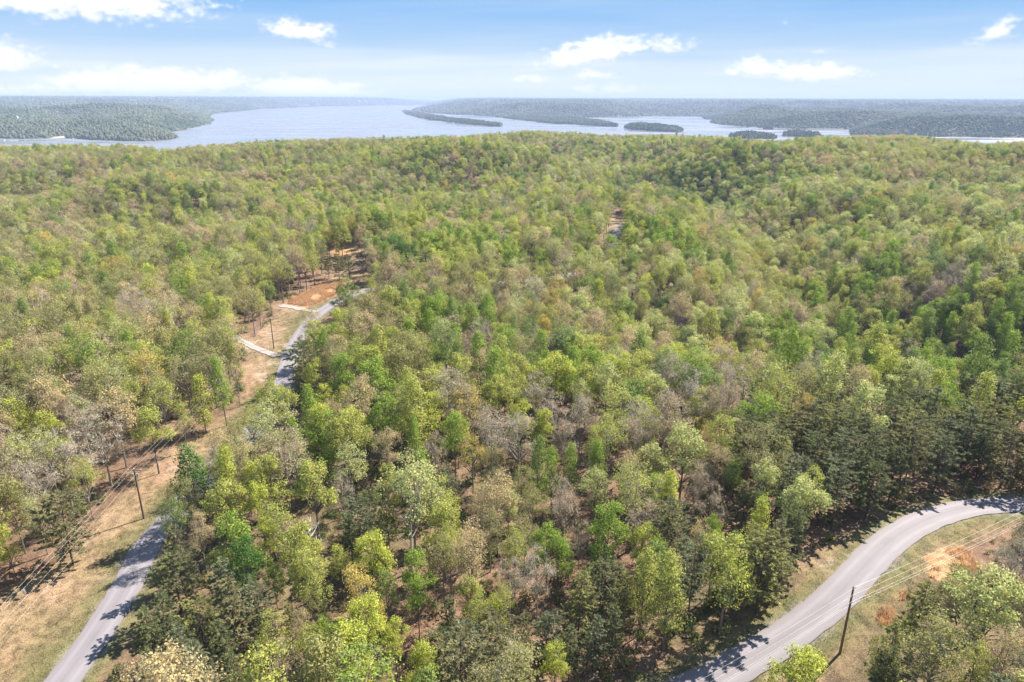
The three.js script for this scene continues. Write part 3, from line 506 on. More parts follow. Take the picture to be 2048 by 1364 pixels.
// Trees one can pick out in the photograph: [x, y of the crown's middle, crown width in pixels, kind, colour, what sets it apart].
const seen = [
  [384, 947, 80, 'C', 'dk', 'deep green cone-shaped tree alone at the edge of the left road verge'], [455, 1012, 76, 'L', 'yg', 'soft yellow-green round tree right of the left road, just below the deep green cone-shaped tree'], [428, 935, 52, 'N', 'gr', 'grey leafless tree directly right of the deep green cone-shaped tree'], [396, 990, 44, 'N', 'gr', 'small pale grey bare tree at the foot of the deep green cone-shaped tree'],
  [691, 587, 52, 'L', 'md'], [716, 612, 40, 'S', 'ol'], [742, 577, 38, 'S', 'yg'], [762, 592, 44, 'S', 'ol'], [676, 522, 30, 'P', 'pn', 'dark low evergreen between the tan field and the red clearing'], [655, 520, 26, 'P', 'pn'], [697, 524, 26, 'P', 'pn'], [760, 490, 50, 'P', 'pn'], [790, 500, 50, 'L', 'dk'],
  [408, 958, 46, 'S', 'ol'], [442, 948, 48, 'S', 'yg'], [470, 877, 52, 'S', 'ol'], [502, 846, 52, 'S', 'yg'], [530, 812, 50, 'L', 'yg'], [440, 902, 50, 'S', 'ta'], [376, 1000, 44, 'S', 'ol'], [345, 1008, 40, 'S', 'yg'],
  [480, 925, 60, 'S', 'yg'], [508, 968, 52, 'L', 'lm'], [556, 915, 60, 'S', 'yg'], [590, 888, 42, 'C', 'br'], [650, 872, 82, 'L', 'br'], [656, 922, 46, 'L', 'br'], [628, 978, 82, 'L', 'yg'], [700, 935, 66, 'S', 'pa'], [686, 988, 46, 'N', 'gr'], [737, 1010, 48, 'P', 'pn', 'dark pine standing high among pale trees left of the middle'], [775, 970, 52, 'L', 'yg'], [803, 920, 26, 'P', 'pn'], [520, 1012, 56, 'L', 'lm'],
  [470, 1092, 84, 'L', 'br', 'broad bright green tree low in the picture right of the left road'], [490, 1130, 66, 'L', 'dk'], [537, 1075, 50, 'L', 'lm'], [602, 1108, 78, 'L', 'yg'], [400, 1066, 50, 'B', 'ta'], [350, 1042, 50, 'S', 'md'], [700, 1065, 60, 'P', 'pn'], [760, 1080, 60, 'P', 'pb'], [540, 1038, 56, 'P', 'py'], [350, 1092, 64, 'P', 'pb'],
  [547, 1158, 38, 'L', 'br'], [348, 1150, 88, 'P', 'pn'], [450, 1165, 82, 'P', 'pg'], [512, 1202, 72, 'P', 'pg'], [330, 1228, 74, 'P', 'pn'], [400, 1240, 82, 'P', 'py'], [440, 1286, 72, 'P', 'pn'], [362, 1300, 82, 'P', 'pg'], [300, 1262, 82, 'P', 'pn'], [540, 1280, 72, 'S', 'yg'], [612, 1150, 70, 'L', 'yg'], [632, 1182, 60, 'S', 'yg'], [680, 1130, 46, 'L', 'yg'], [746, 1116, 78, 'L', 'lm'],
  [725, 1190, 84, 'S', 'ye', 'ochre yellow tree left of centre near the bottom of the photo'], [602, 1262, 50, 'B', 'ta'], [616, 1297, 46, 'S', 'lm'], [650, 1276, 34, 'L', 'br'], [735, 1250, 92, 'L', 'lm'], [702, 1312, 104, 'L', 'lm', 'largest lime green tree at the bottom edge left of centre'], [790, 1280, 58, 'L', 'lm'], [392, 1345, 72, 'P', 'pg'], [322, 1352, 62, 'P', 'py'], [470, 1346, 62, 'P', 'pn'], [570, 1330, 60, 'N', 'pk'], [650, 1240, 50, 'P', 'py'], [580, 1240, 46, 'P', 'py'], [772, 1180, 50, 'L', 'md'], [680, 1352, 80, 'L', 'yg'],
  [833, 1150, 62, 'L', 'br'], [835, 1198, 46, 'L', 'br'], [845, 1340, 66, 'L', 'lm'], [885, 1120, 60, 'S', 'ol'], [940, 1200, 60, 'L', 'yg'], [900, 1230, 50, 'P', 'pn'], [960, 1232, 50, 'S', 'yg'], [1020, 1160, 60, 'N', 'gr'], [1076, 1152, 72, 'N', 'gr', 'pale grey bare tree with whitish limbs left of the roadside pines'], [1115, 1116, 62, 'L', 'br'], [1005, 1212, 56, 'S', 'yg'], [990, 1236, 32, 'L', 'lm'], [930, 1290, 92, 'P', 'pg'], [880, 1292, 62, 'P', 'pn'], [1010, 1290, 62, 'P', 'pn'], [1050, 1262, 52, 'P', 'pb'], [1096, 1262, 62, 'P', 'pg'], [1160, 1190, 82, 'P', 'py'], [1202, 1160, 80, 'P', 'pn'], [1250, 1182, 60, 'P', 'py'], [1110, 1330, 48, 'L', 'lm', 'small lime green tree alone before the dark pines at the bottom edge'],
  [1288, 1160, 62, 'C', 'yg', 'tall pale yellow-green tree directly right of the roadside pines'], [1338, 1178, 78, 'C', 'yg', 'tall broad yellow-green tree closest to the bend of dark shade beside the right road'], [1190, 1272, 62, 'P', 'pg'], [1140, 1292, 60, 'P', 'pn'], [1225, 1250, 56, 'P', 'pn'],
  [830, 876, 32, 'C', 'br'], [846, 942, 50, 'C', 'br'], [945, 910, 66, 'B', 'ye', 'bright straw-coloured tree in the middle of the wood'], [895, 966, 50, 'P', 'pg'], [870, 910, 60, 'N', 'pk'], [990, 930, 50, 'B', 'ol'], [1075, 920, 46, 'C', 'md'], [1104, 942, 42, 'C', 'br'], [1080, 872, 46, 'P', 'py'], [1130, 885, 60, 'N', 'pk'], [1140, 932, 34, 'C', 'br'], [1190, 890, 40, 'S', 'yg'], [1196, 930, 42, 'C', 'br'], [1260, 940, 56, 'B', 'ta'], [1300, 930, 62, 'L', 'pa'], [1190, 980, 56, 'S', 'pa'], [1250, 986, 56, 'S', 'yg'], [1202, 1016, 50, 'P', 'pb'], [1286, 1052, 72, 'N', 'pk'], [1216, 1066, 82, 'L', 'br', 'wide bright green tree above the roadside pines'], [1095, 1096, 66, 'L', 'br'], [1292, 1096, 66, 'L', 'lm'], [1016, 1015, 42, 'L', 'pa'], [1066, 1015, 56, 'S', 'ol'], [1040, 975, 56, 'S', 'ol'], [960, 1006, 60, 'B', 'ta'], [980, 1062, 60, 'B', 'ol'], [880, 1005, 76, 'L', 'yg'], [886, 1062, 76, 'L', 'yg'], [900, 1100, 60, 'S', 'yg'], [970, 970, 40, 'P', 'pn'], [1050, 1070, 60, 'B', 'ol'], [1130, 1020, 60, 'N', 'pk'], [1160, 1078, 50, 'N', 'pk'], [1120, 990, 50, 'N', 'gr'], [1310, 990, 46, 'L', 'br'], [1030, 1100, 60, 'S', 'yg'],
  [1350, 890, 46, 'L', 'pa'], [1342, 1000, 50, 'C', 'lm'], [1420, 880, 50, 'B', 'ye'], [1476, 882, 66, 'L', 'pa'], [1430, 930, 72, 'B', 'ta'], [1466, 955, 46, 'L', 'md'], [1530, 975, 66, 'L', 'pa', 'pale green round tree just left of the largest whitish-green one'], [1603, 1012, 88, 'L', 'pa', 'large whitish-green dense round tree against the dark pines by the right road'], [1518, 1046, 46, 'C', 'lm', 'small lime green tree among pines left of the right road'], [1425, 1070, 26, 'L', 'br'], [1426, 1116, 62, 'L', 'yg'], [1396, 1080, 50, 'S', 'ta'], [1420, 1012, 60, 'N', 'pk'], [1390, 970, 60, 'N', 'pk'], [1560, 1088, 82, 'P', 'pb'], [1590, 1062, 66, 'P', 'pn'], [1490, 1002, 60, 'P', 'pb'], [1520, 1112, 72, 'P', 'pg'], [1470, 1102, 60, 'P', 'pn'], [1568, 910, 28, 'L', 'pa'],
  [1812, 712, 58, 'N', 'ta', 'round greyish-tan tree standing among bright green ones on the right'], [1590, 770, 72, 'P', 'pb'], [1655, 780, 84, 'P', 'pn'], [1692, 760, 60, 'P', 'pb'], [1832, 812, 72, 'P', 'pn'], [1990, 800, 112, 'P', 'pn', 'tallest dark spreading pine at the right side of the photo'], [1945, 790, 70, 'P', 'pb'], [1612, 822, 60, 'B', 'ye'], [1732, 822, 82, 'L', 'pa'], [1782, 790, 62, 'L', 'pa'], [1622, 672, 82, 'L', 'pa', 'tall pale green tree rising right of the centre of the wood'], [1550, 690, 42, 'C', 'br'], [1580, 702, 42, 'C', 'br'], [1602, 722, 42, 'C', 'br'], [1553, 735, 36, 'L', 'pa'], [1700, 650, 44, 'C', 'br'], [1752, 700, 58, 'C', 'yg'], [1742, 736, 42, 'C', 'br'],
  [623, 641, 52, 'B', 'ta', 'cream-tan budding tree leaning over the left road bend'], [630, 676, 62, 'L', 'yg', 'yellow-green tree overhanging the left road, below the cream-tan one'], [600, 628, 46, 'L', 'md'], [608, 712, 66, 'P', 'pn', 'dark pine shading the left road near the pale drive'], [605, 752, 42, 'P', 'pb'], [746, 772, 82, 'L', 'br'], [752, 806, 82, 'L', 'br'], [802, 800, 72, 'L', 'br'], [785, 668, 52, 'B', 'ta'], [816, 680, 42, 'C', 'br'], [862, 660, 42, 'C', 'br'], [905, 668, 56, 'N', 'ta', 'rounded tan bare tree near the centre of the wood'], [926, 646, 30, 'L', 'lm', 'small round lime green tree beside the rounded tan bare one'], [960, 670, 50, 'N', 'gr'], [960, 712, 50, 'C', 'br'], [545, 800, 60, 'S', 'yg'], [650, 802, 50, 'L', 'lm'], [692, 802, 36, 'L', 'lm'], [642, 852, 60, 'L', 'lm'], [702, 862, 70, 'L', 'lm'], [975, 742, 72, 'B', 'ta'], [780, 900, 60, 'B', 'ta'],
  [1088, 662, 36, 'L', 'ye'], [1115, 682, 56, 'L', 'md'], [1055, 676, 32, 'L', 'bg'], [1236, 660, 60, 'L', 'yg'], [1310, 650, 72, 'L', 'pa'], [1422, 650, 50, 'C', 'yg'], [1436, 702, 42, 'L', 'ye'], [1220, 732, 56, 'S', 'pa'], [1335, 716, 50, 'B', 'ta'], [1090, 736, 32, 'C', 'br'], [1122, 760, 32, 'L', 'ol'], [1150, 740, 44, 'C', 'br'], [1160, 800, 50, 'S', 'pa'], [1320, 796, 50, 'L', 'br'], [1042, 842, 60, 'L', 'lm'], [1085, 858, 46, 'L', 'lm'], [1350, 862, 50, 'L', 'yg'], [1498, 846, 44, 'L', 'lm', 'small vivid lime green tree right of centre, just below a black-looking pine'], [1505, 805, 58, 'P', 'pn', 'black-looking pine right of centre in the middle wood'], [1440, 850, 60, 'P', 'py'], [1110, 832, 60, 'N', 'gr'], [1190, 832, 60, 'N', 'pk'],
  [1978, 1215, 132, 'L', 'pa', 'very large pale green round tree in the lower right corner'], [1600, 1372, 120, 'L', 'lm', 'vivid lime green treetop cut by the bottom edge beside the right road'], [1872, 1312, 130, 'S', 'ol', 'large olive tree with dark limbs near the bottom right corner'], [1842, 1216, 88, 'P', 'py'], [1785, 1290, 88, 'P', 'py'], [1905, 1182, 66, 'S', 'ol'], [2020, 1130, 70, 'N', 'gr'], [1775, 1345, 80, 'P', 'pn'], [2012, 1322, 90, 'B', 'ta'], [1945, 1345, 70, 'S', 'yg'], [1760, 1330, 60, 'S', 'ol'], [2040, 1200, 66, 'B', 'ol'],
  [122, 1032, 104, 'P', 'pb', 'wide olive pine standing in the clearing left of the left road'], [168, 960, 66, 'S', 'yg'], [95, 866, 62, 'L', 'lm', 'flat-topped lime green tree at the left side of the photo'], [165, 842, 72, 'N', 'pk'], [232, 832, 82, 'S', 'ta'], [302, 862, 66, 'L', 'yg'], [400, 790, 48, 'C', 'lm', 'tall slim lime green tree at the power line clearing'], [440, 762, 44, 'C', 'br', 'tall slim bright green tree right of the slim lime green one'], [365, 842, 36, 'S', 'yg'], [30, 952, 60, 'N', 'gr'], [60, 900, 56, 'N', 'gr'], [14, 1092, 44, 'L', 'lm'], [110, 800, 60, 'L', 'br'], [262, 800, 60, 'S', 'yg'], [480, 640, 46, 'L', 'br', 'bright green round tree at the forest edge above the pale drive'],
];
const cropped = [];
for (const [px, py, w, k, c, label] of seen) {
  const list = SHAPES[k]; let shape = k === 'P' ? (RT() < 0.5 ? 0 : 2) : c === 'dk' && k === 'C' ? 1 : Math.floor(RT() * COMMON[k]); let P = list[shape];
  if ((k === 'L' || k === 'S') && w / FPX * pixelOf(...at(px, py, 10).toArray())[2] > 12.2) { shape = 4; P = list[4]; }
  let p = at(px, py, P.H * 0.66); let depth = pixelOf(p.x, p.y + P.H * 0.66, p.z)[2]; const wider = k === 'C' ? 1.34 : k === 'P' ? 1.08 : 1.16, v0 = 0; let s = w / FPX * depth / P.width * wider, v = clamp(0.45 + 0.55 * s, 0.5, 1.2);
  p = at(px, py, P.H * 0.66 * v); depth = pixelOf(p.x, p.y + P.H * 0.66 * v, p.z)[2]; s = clamp(w / FPX * depth / P.width * wider, 0.4, 1.9);
  let d = 1e3; for (const q of paths) d = Math.min(d, pathDist(q, p.x, p.z) - q.width / 2);
  if (d < 1.2) { cropped.push([px, py]); continue; }
  plant({ x: p.x, y: p.y, z: p.z, k, c, s, v, turn: RT() * 6.28, shape, label, need: P.width * s * 0.72, seen: true });
}
if (cropped.length) console.log('on the road:', JSON.stringify(cropped));

// everything between them
const pineWoods = [[1700, 905, 26], [1850, 880, 30], [1980, 900, 26], [1640, 950, 16], [1780, 940, 22], [1520, 1080, 16], [360, 1250, 20], [330, 1150, 13], [430, 1200, 16], [1180, 1240, 12], [950, 1290, 12], [1850, 1270, 15], [1760, 1300, 10], [690, 515, 9], [760, 480, 8], [1238, 395, 12], [1640, 785, 7], [1965, 800, 9], [1420, 850, 9], [2000, 395, 18], [1900, 440, 10], [1690, 345, 10], [725, 1060, 10], [2040, 1200, 14]]
  .map(([x, y, r]) => { const p = at(x, y, 9); return [p.x, p.z, r]; });
const poplarWoods = [[1780, 690, 40], [1900, 680, 46], [2000, 650, 40], [1600, 690, 22], [1650, 600, 20], [870, 640, 24], [1000, 740, 16], [1110, 740, 18], [1740, 560, 26], [1350, 480, 40], [900, 500, 40]].map(([x, y, r]) => { const p = at(x, y, 12); return [p.x, p.z, r]; });
const bareWoods = [[1150, 860, 30], [1280, 860, 24], [1200, 1010, 18], [1380, 990, 16], [1080, 800, 20], [130, 860, 26], [950, 660, 16], [60, 940, 16], [1290, 1060, 10], [1900, 560, 22], [1750, 520, 20], [1400, 760, 20], [300, 620, 26], [930, 790, 16]].map(([x, y, r]) => { const p = at(x, y, 12); return [p.x, p.z, r]; });
const within = (list, x, z) => { let m = 0; for (const [a, b, r] of list) m = Math.max(m, 1 - Math.hypot(x - a, z - b) / r); return m; };
const houses = [{ p: at(1816, 484), r: 7 }, { p: at(1850, 503), r: 5 }];
const crest = (() => { const d = ray(489, 286), b = Math.atan2(d.x, -d.z), R = edgeAt(b) - 30; return new THREE.Vector3(Math.sin(b) * R, 0, -Math.cos(b) * R); })();
crest.y = height(crest.x, crest.z);
function blocked(x, z, edge = 0) {
  let d = 1e3; for (const q of [...paths, trackC]) d = Math.min(d, pathDist(q, x, z) - q.width / 2);
  if (d < 2.2 + edge) return true;
  for (const q of clearings) if (inPoly(q, x, z) > -0.6 - edge) return true;
  for (const h of houses) if (Math.hypot(h.p.x - x, h.p.z - z) < h.r || (Math.abs(x / z - h.p.x / h.p.z) < 0.02 && z > h.p.z && z < h.p.z + h.r * 1.2)) return true;
  if (Math.hypot(crest.x - x, crest.z - z) < 22 && z > crest.z - 8) return true;
  return false;
}
const shown = [shownLeft, shownBend, shownRight, shownGap, sedge, sedgeRight, tanField, redField];
function hides(x, z, H, rad) {
  const lucky = hash2(Math.round(x * 10), Math.round(z * 10)) < 0.8;          // would a tree here stand between the camera and open ground that the photograph shows?
  const y = height(x, z), r = Math.hypot(x, z), ux = -z / r * rad, uz = x / r * rad;
  for (const h of [0.3, 0.5, 0.7, 0.92]) for (const s of [-0.8, 0, 0.8]) {
    const X = x + ux * s, Z = z + uz * s, k = (150 - y) / (150 - y - H * h), gx = X * k, gz = Z * k;
    for (const q of shown) if (inPoly(q, gx, gz) > 0.8) return true;
    if (lucky && inPoly(shownLine, gx, gz) > 0.4) return true;
  }
  return false;
}
function kindAt(x, z, r) {
  const q = RT(), n = fbm(x / 60 + 7, z / 60 + 2, 3), n2 = fbm(x / 130 + 30, z / 130 + 12, 2), side = x / (r + 1), p = within(pineWoods, x, z);
  if (q < p * 1.9) return ['P', ['pn', 'pb', 'pg', 'py'][Math.floor(RT() * 4)]];
  if (RT() < within(poplarWoods, x, z) * 1.8) return [RT() < 0.45 ? 'C' : 'L', ['br', 'yg', 'br', 'yg', 'md'][Math.floor(RT() * 5)]];
  if (RT() < within(bareWoods, x, z) * 0.7) return [RT() < 0.5 ? 'N' : 'B', ['pk', 'gr', 'ta', 'gr'][Math.floor(RT() * 4)]];
  const grove = fbm(x / 75 + 90, z / 75 + 41, 3), warm = fbm(x / 110 + 15, z / 110 + 77, 3) - 0.5;
  const green = clamp((grove - 0.5) * 1.3 +0.5 + (n2 - 0.5) * 1.4 + sstep(0, 0.5, side) * 0.2 - sstep(0.05, -0.5, side) * 0.05), t = RT();
  const pick = (s) => { const q = RT() + warm * 0.9; return s[clamp(Math.floor((q < 0 ? -q : q > 1 ? 2 - q : q) * s.length), 0, s.length - 1)]; };
  if (t < 0.022) return ['P', pick(['pn', 'pb', 'pg'])];
  if (t < 0.022 + 0.78 * green + (n - 0.5) * 0.3) return [pick(['L', 'L', 'L', 'L', 'C', 'S']), side > 0.22 && r > 230 ? pick(["md","br","bg","yg","pa","yg","pa"]) : side < -0.1 ? pick(['yg', 'yg', 'lm', 'br', 'md', 'ol']) : pick(['yg', 'br', 'lm', 'md', 'pa', 'bg', 'yg'])];
  if (t < 0.88) return [pick(['S', 'S', 'B']), pick(['yg', 'pa', 'yg', 'ol', 'ta', 'ol'])];
  if (t < 0.965) return [pick(['B', 'B', 'S']), pick(['ta', 'pk', 'ye', 'ta', 'ol'])];
  return ['N', pick(['gr', 'pk', 'gr', 'ta'])];
}
const scrub = poly([[1640, 1420], [1760, 1262], [1850, 1165], [1960, 1100], [2060, 1060], [2300, 1050], [2300, 1500]]);
{
  const reach = skyline.map((s) => s[1]).reduce((a, b) => Math.max(a, b)) + 260;
  for (let z = -38; z > -reach; ) {
    const step = -z < 300 ? 4.6 : lerp(4.9, 6.4, clamp((-z - 300) / 900)), wide = -z * 0.86 + 30;
    for (let x = -wide; x < wide; x += step) {
      const X = x + (RT() - 0.5) * step * 0.95, Z = z + (RT() - 0.5) * step * 0.95, r = Math.hypot(X, Z);
      if (Z > -40 && Math.abs(X) < 45) continue;
      if (r > edgeAt(Math.atan2(X, -Z)) + 230 || (r < 640 && blocked(X, Z))) continue;
      if (Math.hypot(crest.x - X, crest.z - Z) < 24 && Z > crest.z - 9) continue;
      const low = r < 160 && inPoly(scrub, X, Z) > 0, [k, c] = low ? [['S', 'B', 'S', 'P', 'L'][Math.floor(RT() * 5)], ['ol', 'py', 'ol', 'pb', 'pg'][Math.floor(RT() * 5)]] : kindAt(X, Z, r), P = SHAPES[k], shape = Math.floor(RT() * COMMON[k]), s = (k === 'P' ? lerp(0.7, 1.15, RT()) : lerp(0.62, 1.18, Math.pow(RT(), 0.8))) * lerp(1, 1.3, sstep(300, 700, r)) * (low ? 0.62 : 1), need = P[shape].width * s * 0.5;
      if (crowded(X, Z, need)) continue;
      const v = clamp(0.5 + 0.55 * s, 0.55, 1.2) * (low ? 0.6 : 1) * lerp(0.92, 1.08, RT());
      if (r < 620 && hides(X, Z, P[shape].H * v * 1.04, P[shape].width * s / 2)) continue;
      plant({ x: X, y: height(X, Z), z: Z, k, c, s, v, turn: RT() * 6.28, shape, need });
    }
    z -= step;
  }
}

// ------------------------------------------------------------------ the trees that show largest: each a thing of its own
const CAP = { L: 150, S: 80, C: 60, B: 55, N: 45, P: 130 };
const ORD = ['first', 'second', 'third', 'fourth', 'fifth', 'sixth', 'seventh', 'eighth', 'ninth', 'tenth', 'eleventh', 'twelfth', 'thirteenth', 'fourteenth', 'fifteenth', 'sixteenth', 'seventeenth', 'eighteenth', 'nineteenth', 'twentieth'];
for (const t of trees) {
  const P = SHAPES[t.k][t.shape], [px, py, d] = pixelOf(t.x, t.y + P.H * t.v * 0.66, t.z), hw = P.width * t.s / d * FPX * 0.3, hh = P.H * t.v * 0.25 / d * FPX;
  Object.assign(t, { px, py, size: d > 1 ? P.width * t.s * P.H * t.v / d / d : 0, inView: d > 1 && px > -hw && px < 2048 + hw && py > -100 && py < 1364 + hh });
}
const single = [];
for (const k of Object.keys(CAP)) {
  const l = trees.filter((t) => t.k === k && t.inView).sort((a, b) => (b.seen ? 1 : 0) - (a.seen ? 1 : 0) || b.size - a.size).slice(0, CAP[k]);
  for (const t of l) { t.single = true; single.push(t); }
}
const rowOf = (y) => y > 1230 ? 'along the bottom edge' : y > 1080 ? 'low in the wood' : y > 940 ? 'in the lower middle wood' : y > 800 ? 'in the middle wood' : 'in the upper wood';
const colOf = (x) => x < 260 ? 'far left' : x < 520 ? 'left' : x < 820 ? 'left of centre' : x < 1130 ? 'at the centre' : x < 1440 ? 'right of centre' : x < 1740 ? 'right' : 'far right';
const zones = new Map();
for (const t of single) { const z = `${COLORS[t.c][0]} ${NOUN[t.k]}|${rowOf(t.py)}, ${colOf(t.px)}`; if (!zones.has(z)) zones.set(z, []); zones.get(z).push(t); }
for (const [z, list] of zones) {
  const [what, where] = z.split('|'); list.sort((a, b) => a.px - b.px);
  list.forEach((t, i) => { t.text = t.label ?? (list.length === 1 ? `${what} ${where}` : `${ORD[i]} ${what} from left ${where}`); });
}
const protos = {};
for (const t of single) {
  const P = SHAPES[t.k][t.shape], key = t.k + t.shape + t.c;
  if (!protos[key]) { const g = new THREE.Group(); part('trunk', P.wood, barkOf(t.k, t.c), g); part('crown', P.crown, leafOf(t.c), g); protos[key] = g; }
  const g = protos[key].clone();
  g.name = numbered(NAME[t.k]); g.position.set(t.x, t.y, t.z); g.rotation.y = t.turn; g.scale.set(t.s, t.v, t.s);
  tag(g, t.text, t.k === 'P' ? 'pine tree' : 'tree', { P: 'pines near the two roads', N: 'bare trees of the near wood', B: 'budding trees of the near wood' }[t.k] ?? 'leafy trees of the near wood');
  scene.add(g);
}

// ------------------------------------------------------------------ the rest of the wood: one mass for each kind
const MASS = { L: ['leafy_woodland', 'green leafy woodland rolling back to the lake'], S: ['thin_leaved_woodland', 'thinly leaved yellow-green trees mixed through the woodland'], C: ['pointed_tree_woodland', 'narrow bright green trees growing in patches of the woodland'], B: ['budding_woodland', 'tan budding trees mixed through the woodland'], N: ['bare_woodland', 'grey-brown leafless trees mixed through the woodland'], P: ['pine_woodland', 'dark pines scattered and bunched in the woodland'] };
const dummy = new THREE.Object3D(), tone = new THREE.Color();
for (const k of Object.keys(MASS)) {
  const g = new THREE.Group(); g.name = MASS[k][0]; Object.assign(g.userData, { label: MASS[k][1], category: 'woodland', kind: 'stuff' }); scene.add(g);
  const base = { L: 'yg', S: 'yg', C: 'br', B: 'ta', N: 'gr', P: 'pn' }[k], b = COLORS[base];
  SHAPES[k].forEach((P, shape) => {
    const list = trees.filter((t) => !t.single && t.k === k && t.shape === shape); if (!list.length) return;
    const bark = P.wood.clone(), both = mergeGeometries([P.crown, bark], true);
    const m = new THREE.InstancedMesh(both, [leafOf(base), barkOf(k, base)], list.length);
    m.name = 'trees'; m.userData.kind = 'stuff'; m.castShadow = m.receiveShadow = true; g.add(m);
    list.forEach((t, i) => {
      dummy.position.set(t.x, t.y, t.z); dummy.rotation.set(0, t.turn, 0); dummy.scale.set(t.s, t.v, t.s); dummy.updateMatrix(); m.setMatrixAt(i, dummy.matrix);
      const c = COLORS[t.c], j = lerp(0.88, 1.12, RT()); m.setColorAt(i, tone.setRGB(c[1] / b[1] * j, c[2] / b[2] * j, c[3] / b[3] * j));
    });
  });
}
console.log('trees', trees.length, 'single', single.length);

// ------------------------------------------------------------------ woods across the lake and on its islands
{
  const blobs = many(4, (i) => {
    const R = rng(900 + i), g = new THREE.IcosahedronGeometry(1, 2), p = g.attributes.position, o = R() * 50, col = [], v = new THREE.Vector3();
    const seenV = new Map();
    for (let j = 0; j < p.count; j++) {
      v.fromBufferAttribute(p, j); const key = v.toArray().map((q) => q.toFixed(3)).join();
      if (!seenV.has(key)) seenV.set(key, [0.72 + 0.6 * fbm(v.x * 1.9 + o + v.z, v.y * 1.9 + v.z * 1.3 + o, 3) + (R() - 0.5) * 0.2, lerp(0.8, 1.2, R())]);
      const [q, k] = seenV.get(key); v.multiplyScalar(q); p.setXYZ(j, v.x * 0.62, v.y * 0.6 + 0.42, v.z * 0.62); col.push(k, k, k);
    }
    g.deleteAttribute('uv'); g.setAttribute('color', new THREE.Float32BufferAttribute(col, 3)); g.computeVertexNormals(); return g;
  });
  const mat = new THREE.MeshStandardMaterial({ color: new THREE.Color().setRGB(0.08, 0.106, 0.05), vertexColors: true, roughness: 1 });
  const R = rng(4321), spots = { far_left_wood: [], far_right_wood: [], spit_trees: [], strip_trees: [], oval_island_trees: [], low_island_trees: [] };
  const put = (list, x, y, z, s, h) => { const n = fbm(x / 420, z / 420, 4), q = R(); list.push([x, y, z, s * lerp(0.7, 1.5, R() * R()), h * lerp(0.6, 1.6, R()) * lerp(0.7, 1.3, fbm(x / 70, z / 70 + 9, 2)), q < 0.1 + sstep(0.5, 0.64, n) * 0.75 ? 2 : q < 0.45 + sstep(0.5, 0.36, n) * 0.5 ? 1 : 0]); };
  for (let r = 2450; r < 20000;) {
    const s = Math.max(9, r * 0.0035), span = 43 * DEG, da = s / r;
    for (let a = -span; a < span; a += da) {
      const rr = r + (R() - 0.5) * s, aa = a + (R() - 0.5) * da, x = Math.sin(aa) * rr, z = -Math.cos(aa) * rr;
      for (let li = 0; li < 2; li++) {
        const l = lands[li]; if (x < l.box[0] || x > l.box[1] || z < l.box[2] || z > l.box[3]) continue;
        const y = height(x, z); if (y < 1.4 || polyDist(l.p, x, z) < -60) continue;
        put(li ? spots.far_right_wood : spots.far_left_wood, x, y - 2, z, s * 0.85, Math.max(9, s * 0.55)); break;
      }
    }
    r += s;
  }
  for (const l of lands.slice(2)) {
    const list = spots[{ spit: 'spit_trees', strip: 'strip_trees', oval: 'oval_island_trees' }[l.name] ?? 'low_island_trees'];
    for (let x = l.box[0]; x < l.box[1]; x += 8) for (let z = l.box[2]; z < l.box[3]; z += 8) {
      const X = x + (R() - 0.5) * 7, Z = z + (R() - 0.5) * 7, y = height(X, Z); if (y < 0.7 || polyDist(l.p, X, Z) < -8 || fbm(X / 45 + 3, Z / 45, 3) < 0.36) continue;
      put(list, X, y - 2, Z, 9, l.name === 'spit' || l.name === 'strip' ? 12 : 13);
    }
  }
  const say = { far_left_wood: 'hazy wooded hills on the left shore across the lake', far_right_wood: 'hazy blue-green wooded hills beyond the lake on the right', spit_trees: 'trees on the long thin spit reaching into the lake', strip_trees: 'trees on the narrow strip of land right of the thin spit', oval_island_trees: 'trees covering the small oval island on the lake', low_island_trees: 'trees on the lowest small islands near the right shore' };
  for (const [name, list] of Object.entries(spots)) {
    const g = new THREE.Group(); g.name = name.replace('far_left_wood', 'far_shore_wood').replace('far_right_wood', 'far_hill_wood'); Object.assign(g.userData, { label: say[name], category: 'woodland', kind: 'stuff' }); scene.add(g);
    blobs.forEach((b, i) => {
      const mine = list.filter((_, j) => j % 4 === i); if (!mine.length) return;
      const m = new THREE.InstancedMesh(b, mat, mine.length); m.name = 'trees'; m.userData.kind = 'stuff'; m.castShadow = m.receiveShadow = true; g.add(m);
      mine.forEach(([x, y, z, s, h, c], j) => { dummy.position.set(x, y, z); dummy.rotation.set(0, R() * 6.28, 0); dummy.scale.set(s, h, s); dummy.updateMatrix(); m.setMatrixAt(j, dummy.matrix); const k = lerp(0.88, 1.12, R()); m.setColorAt(j, c === 2 ? tone.setRGB(0.5 * k, 0.62 * k, 0.5 * k) : c === 1 ? tone.setRGB(1.4 * k, 1.2 * k, 1.35 * k) : tone.setRGB(k, k, k)); });
    });
    console.log(name, list.length);
  }
}

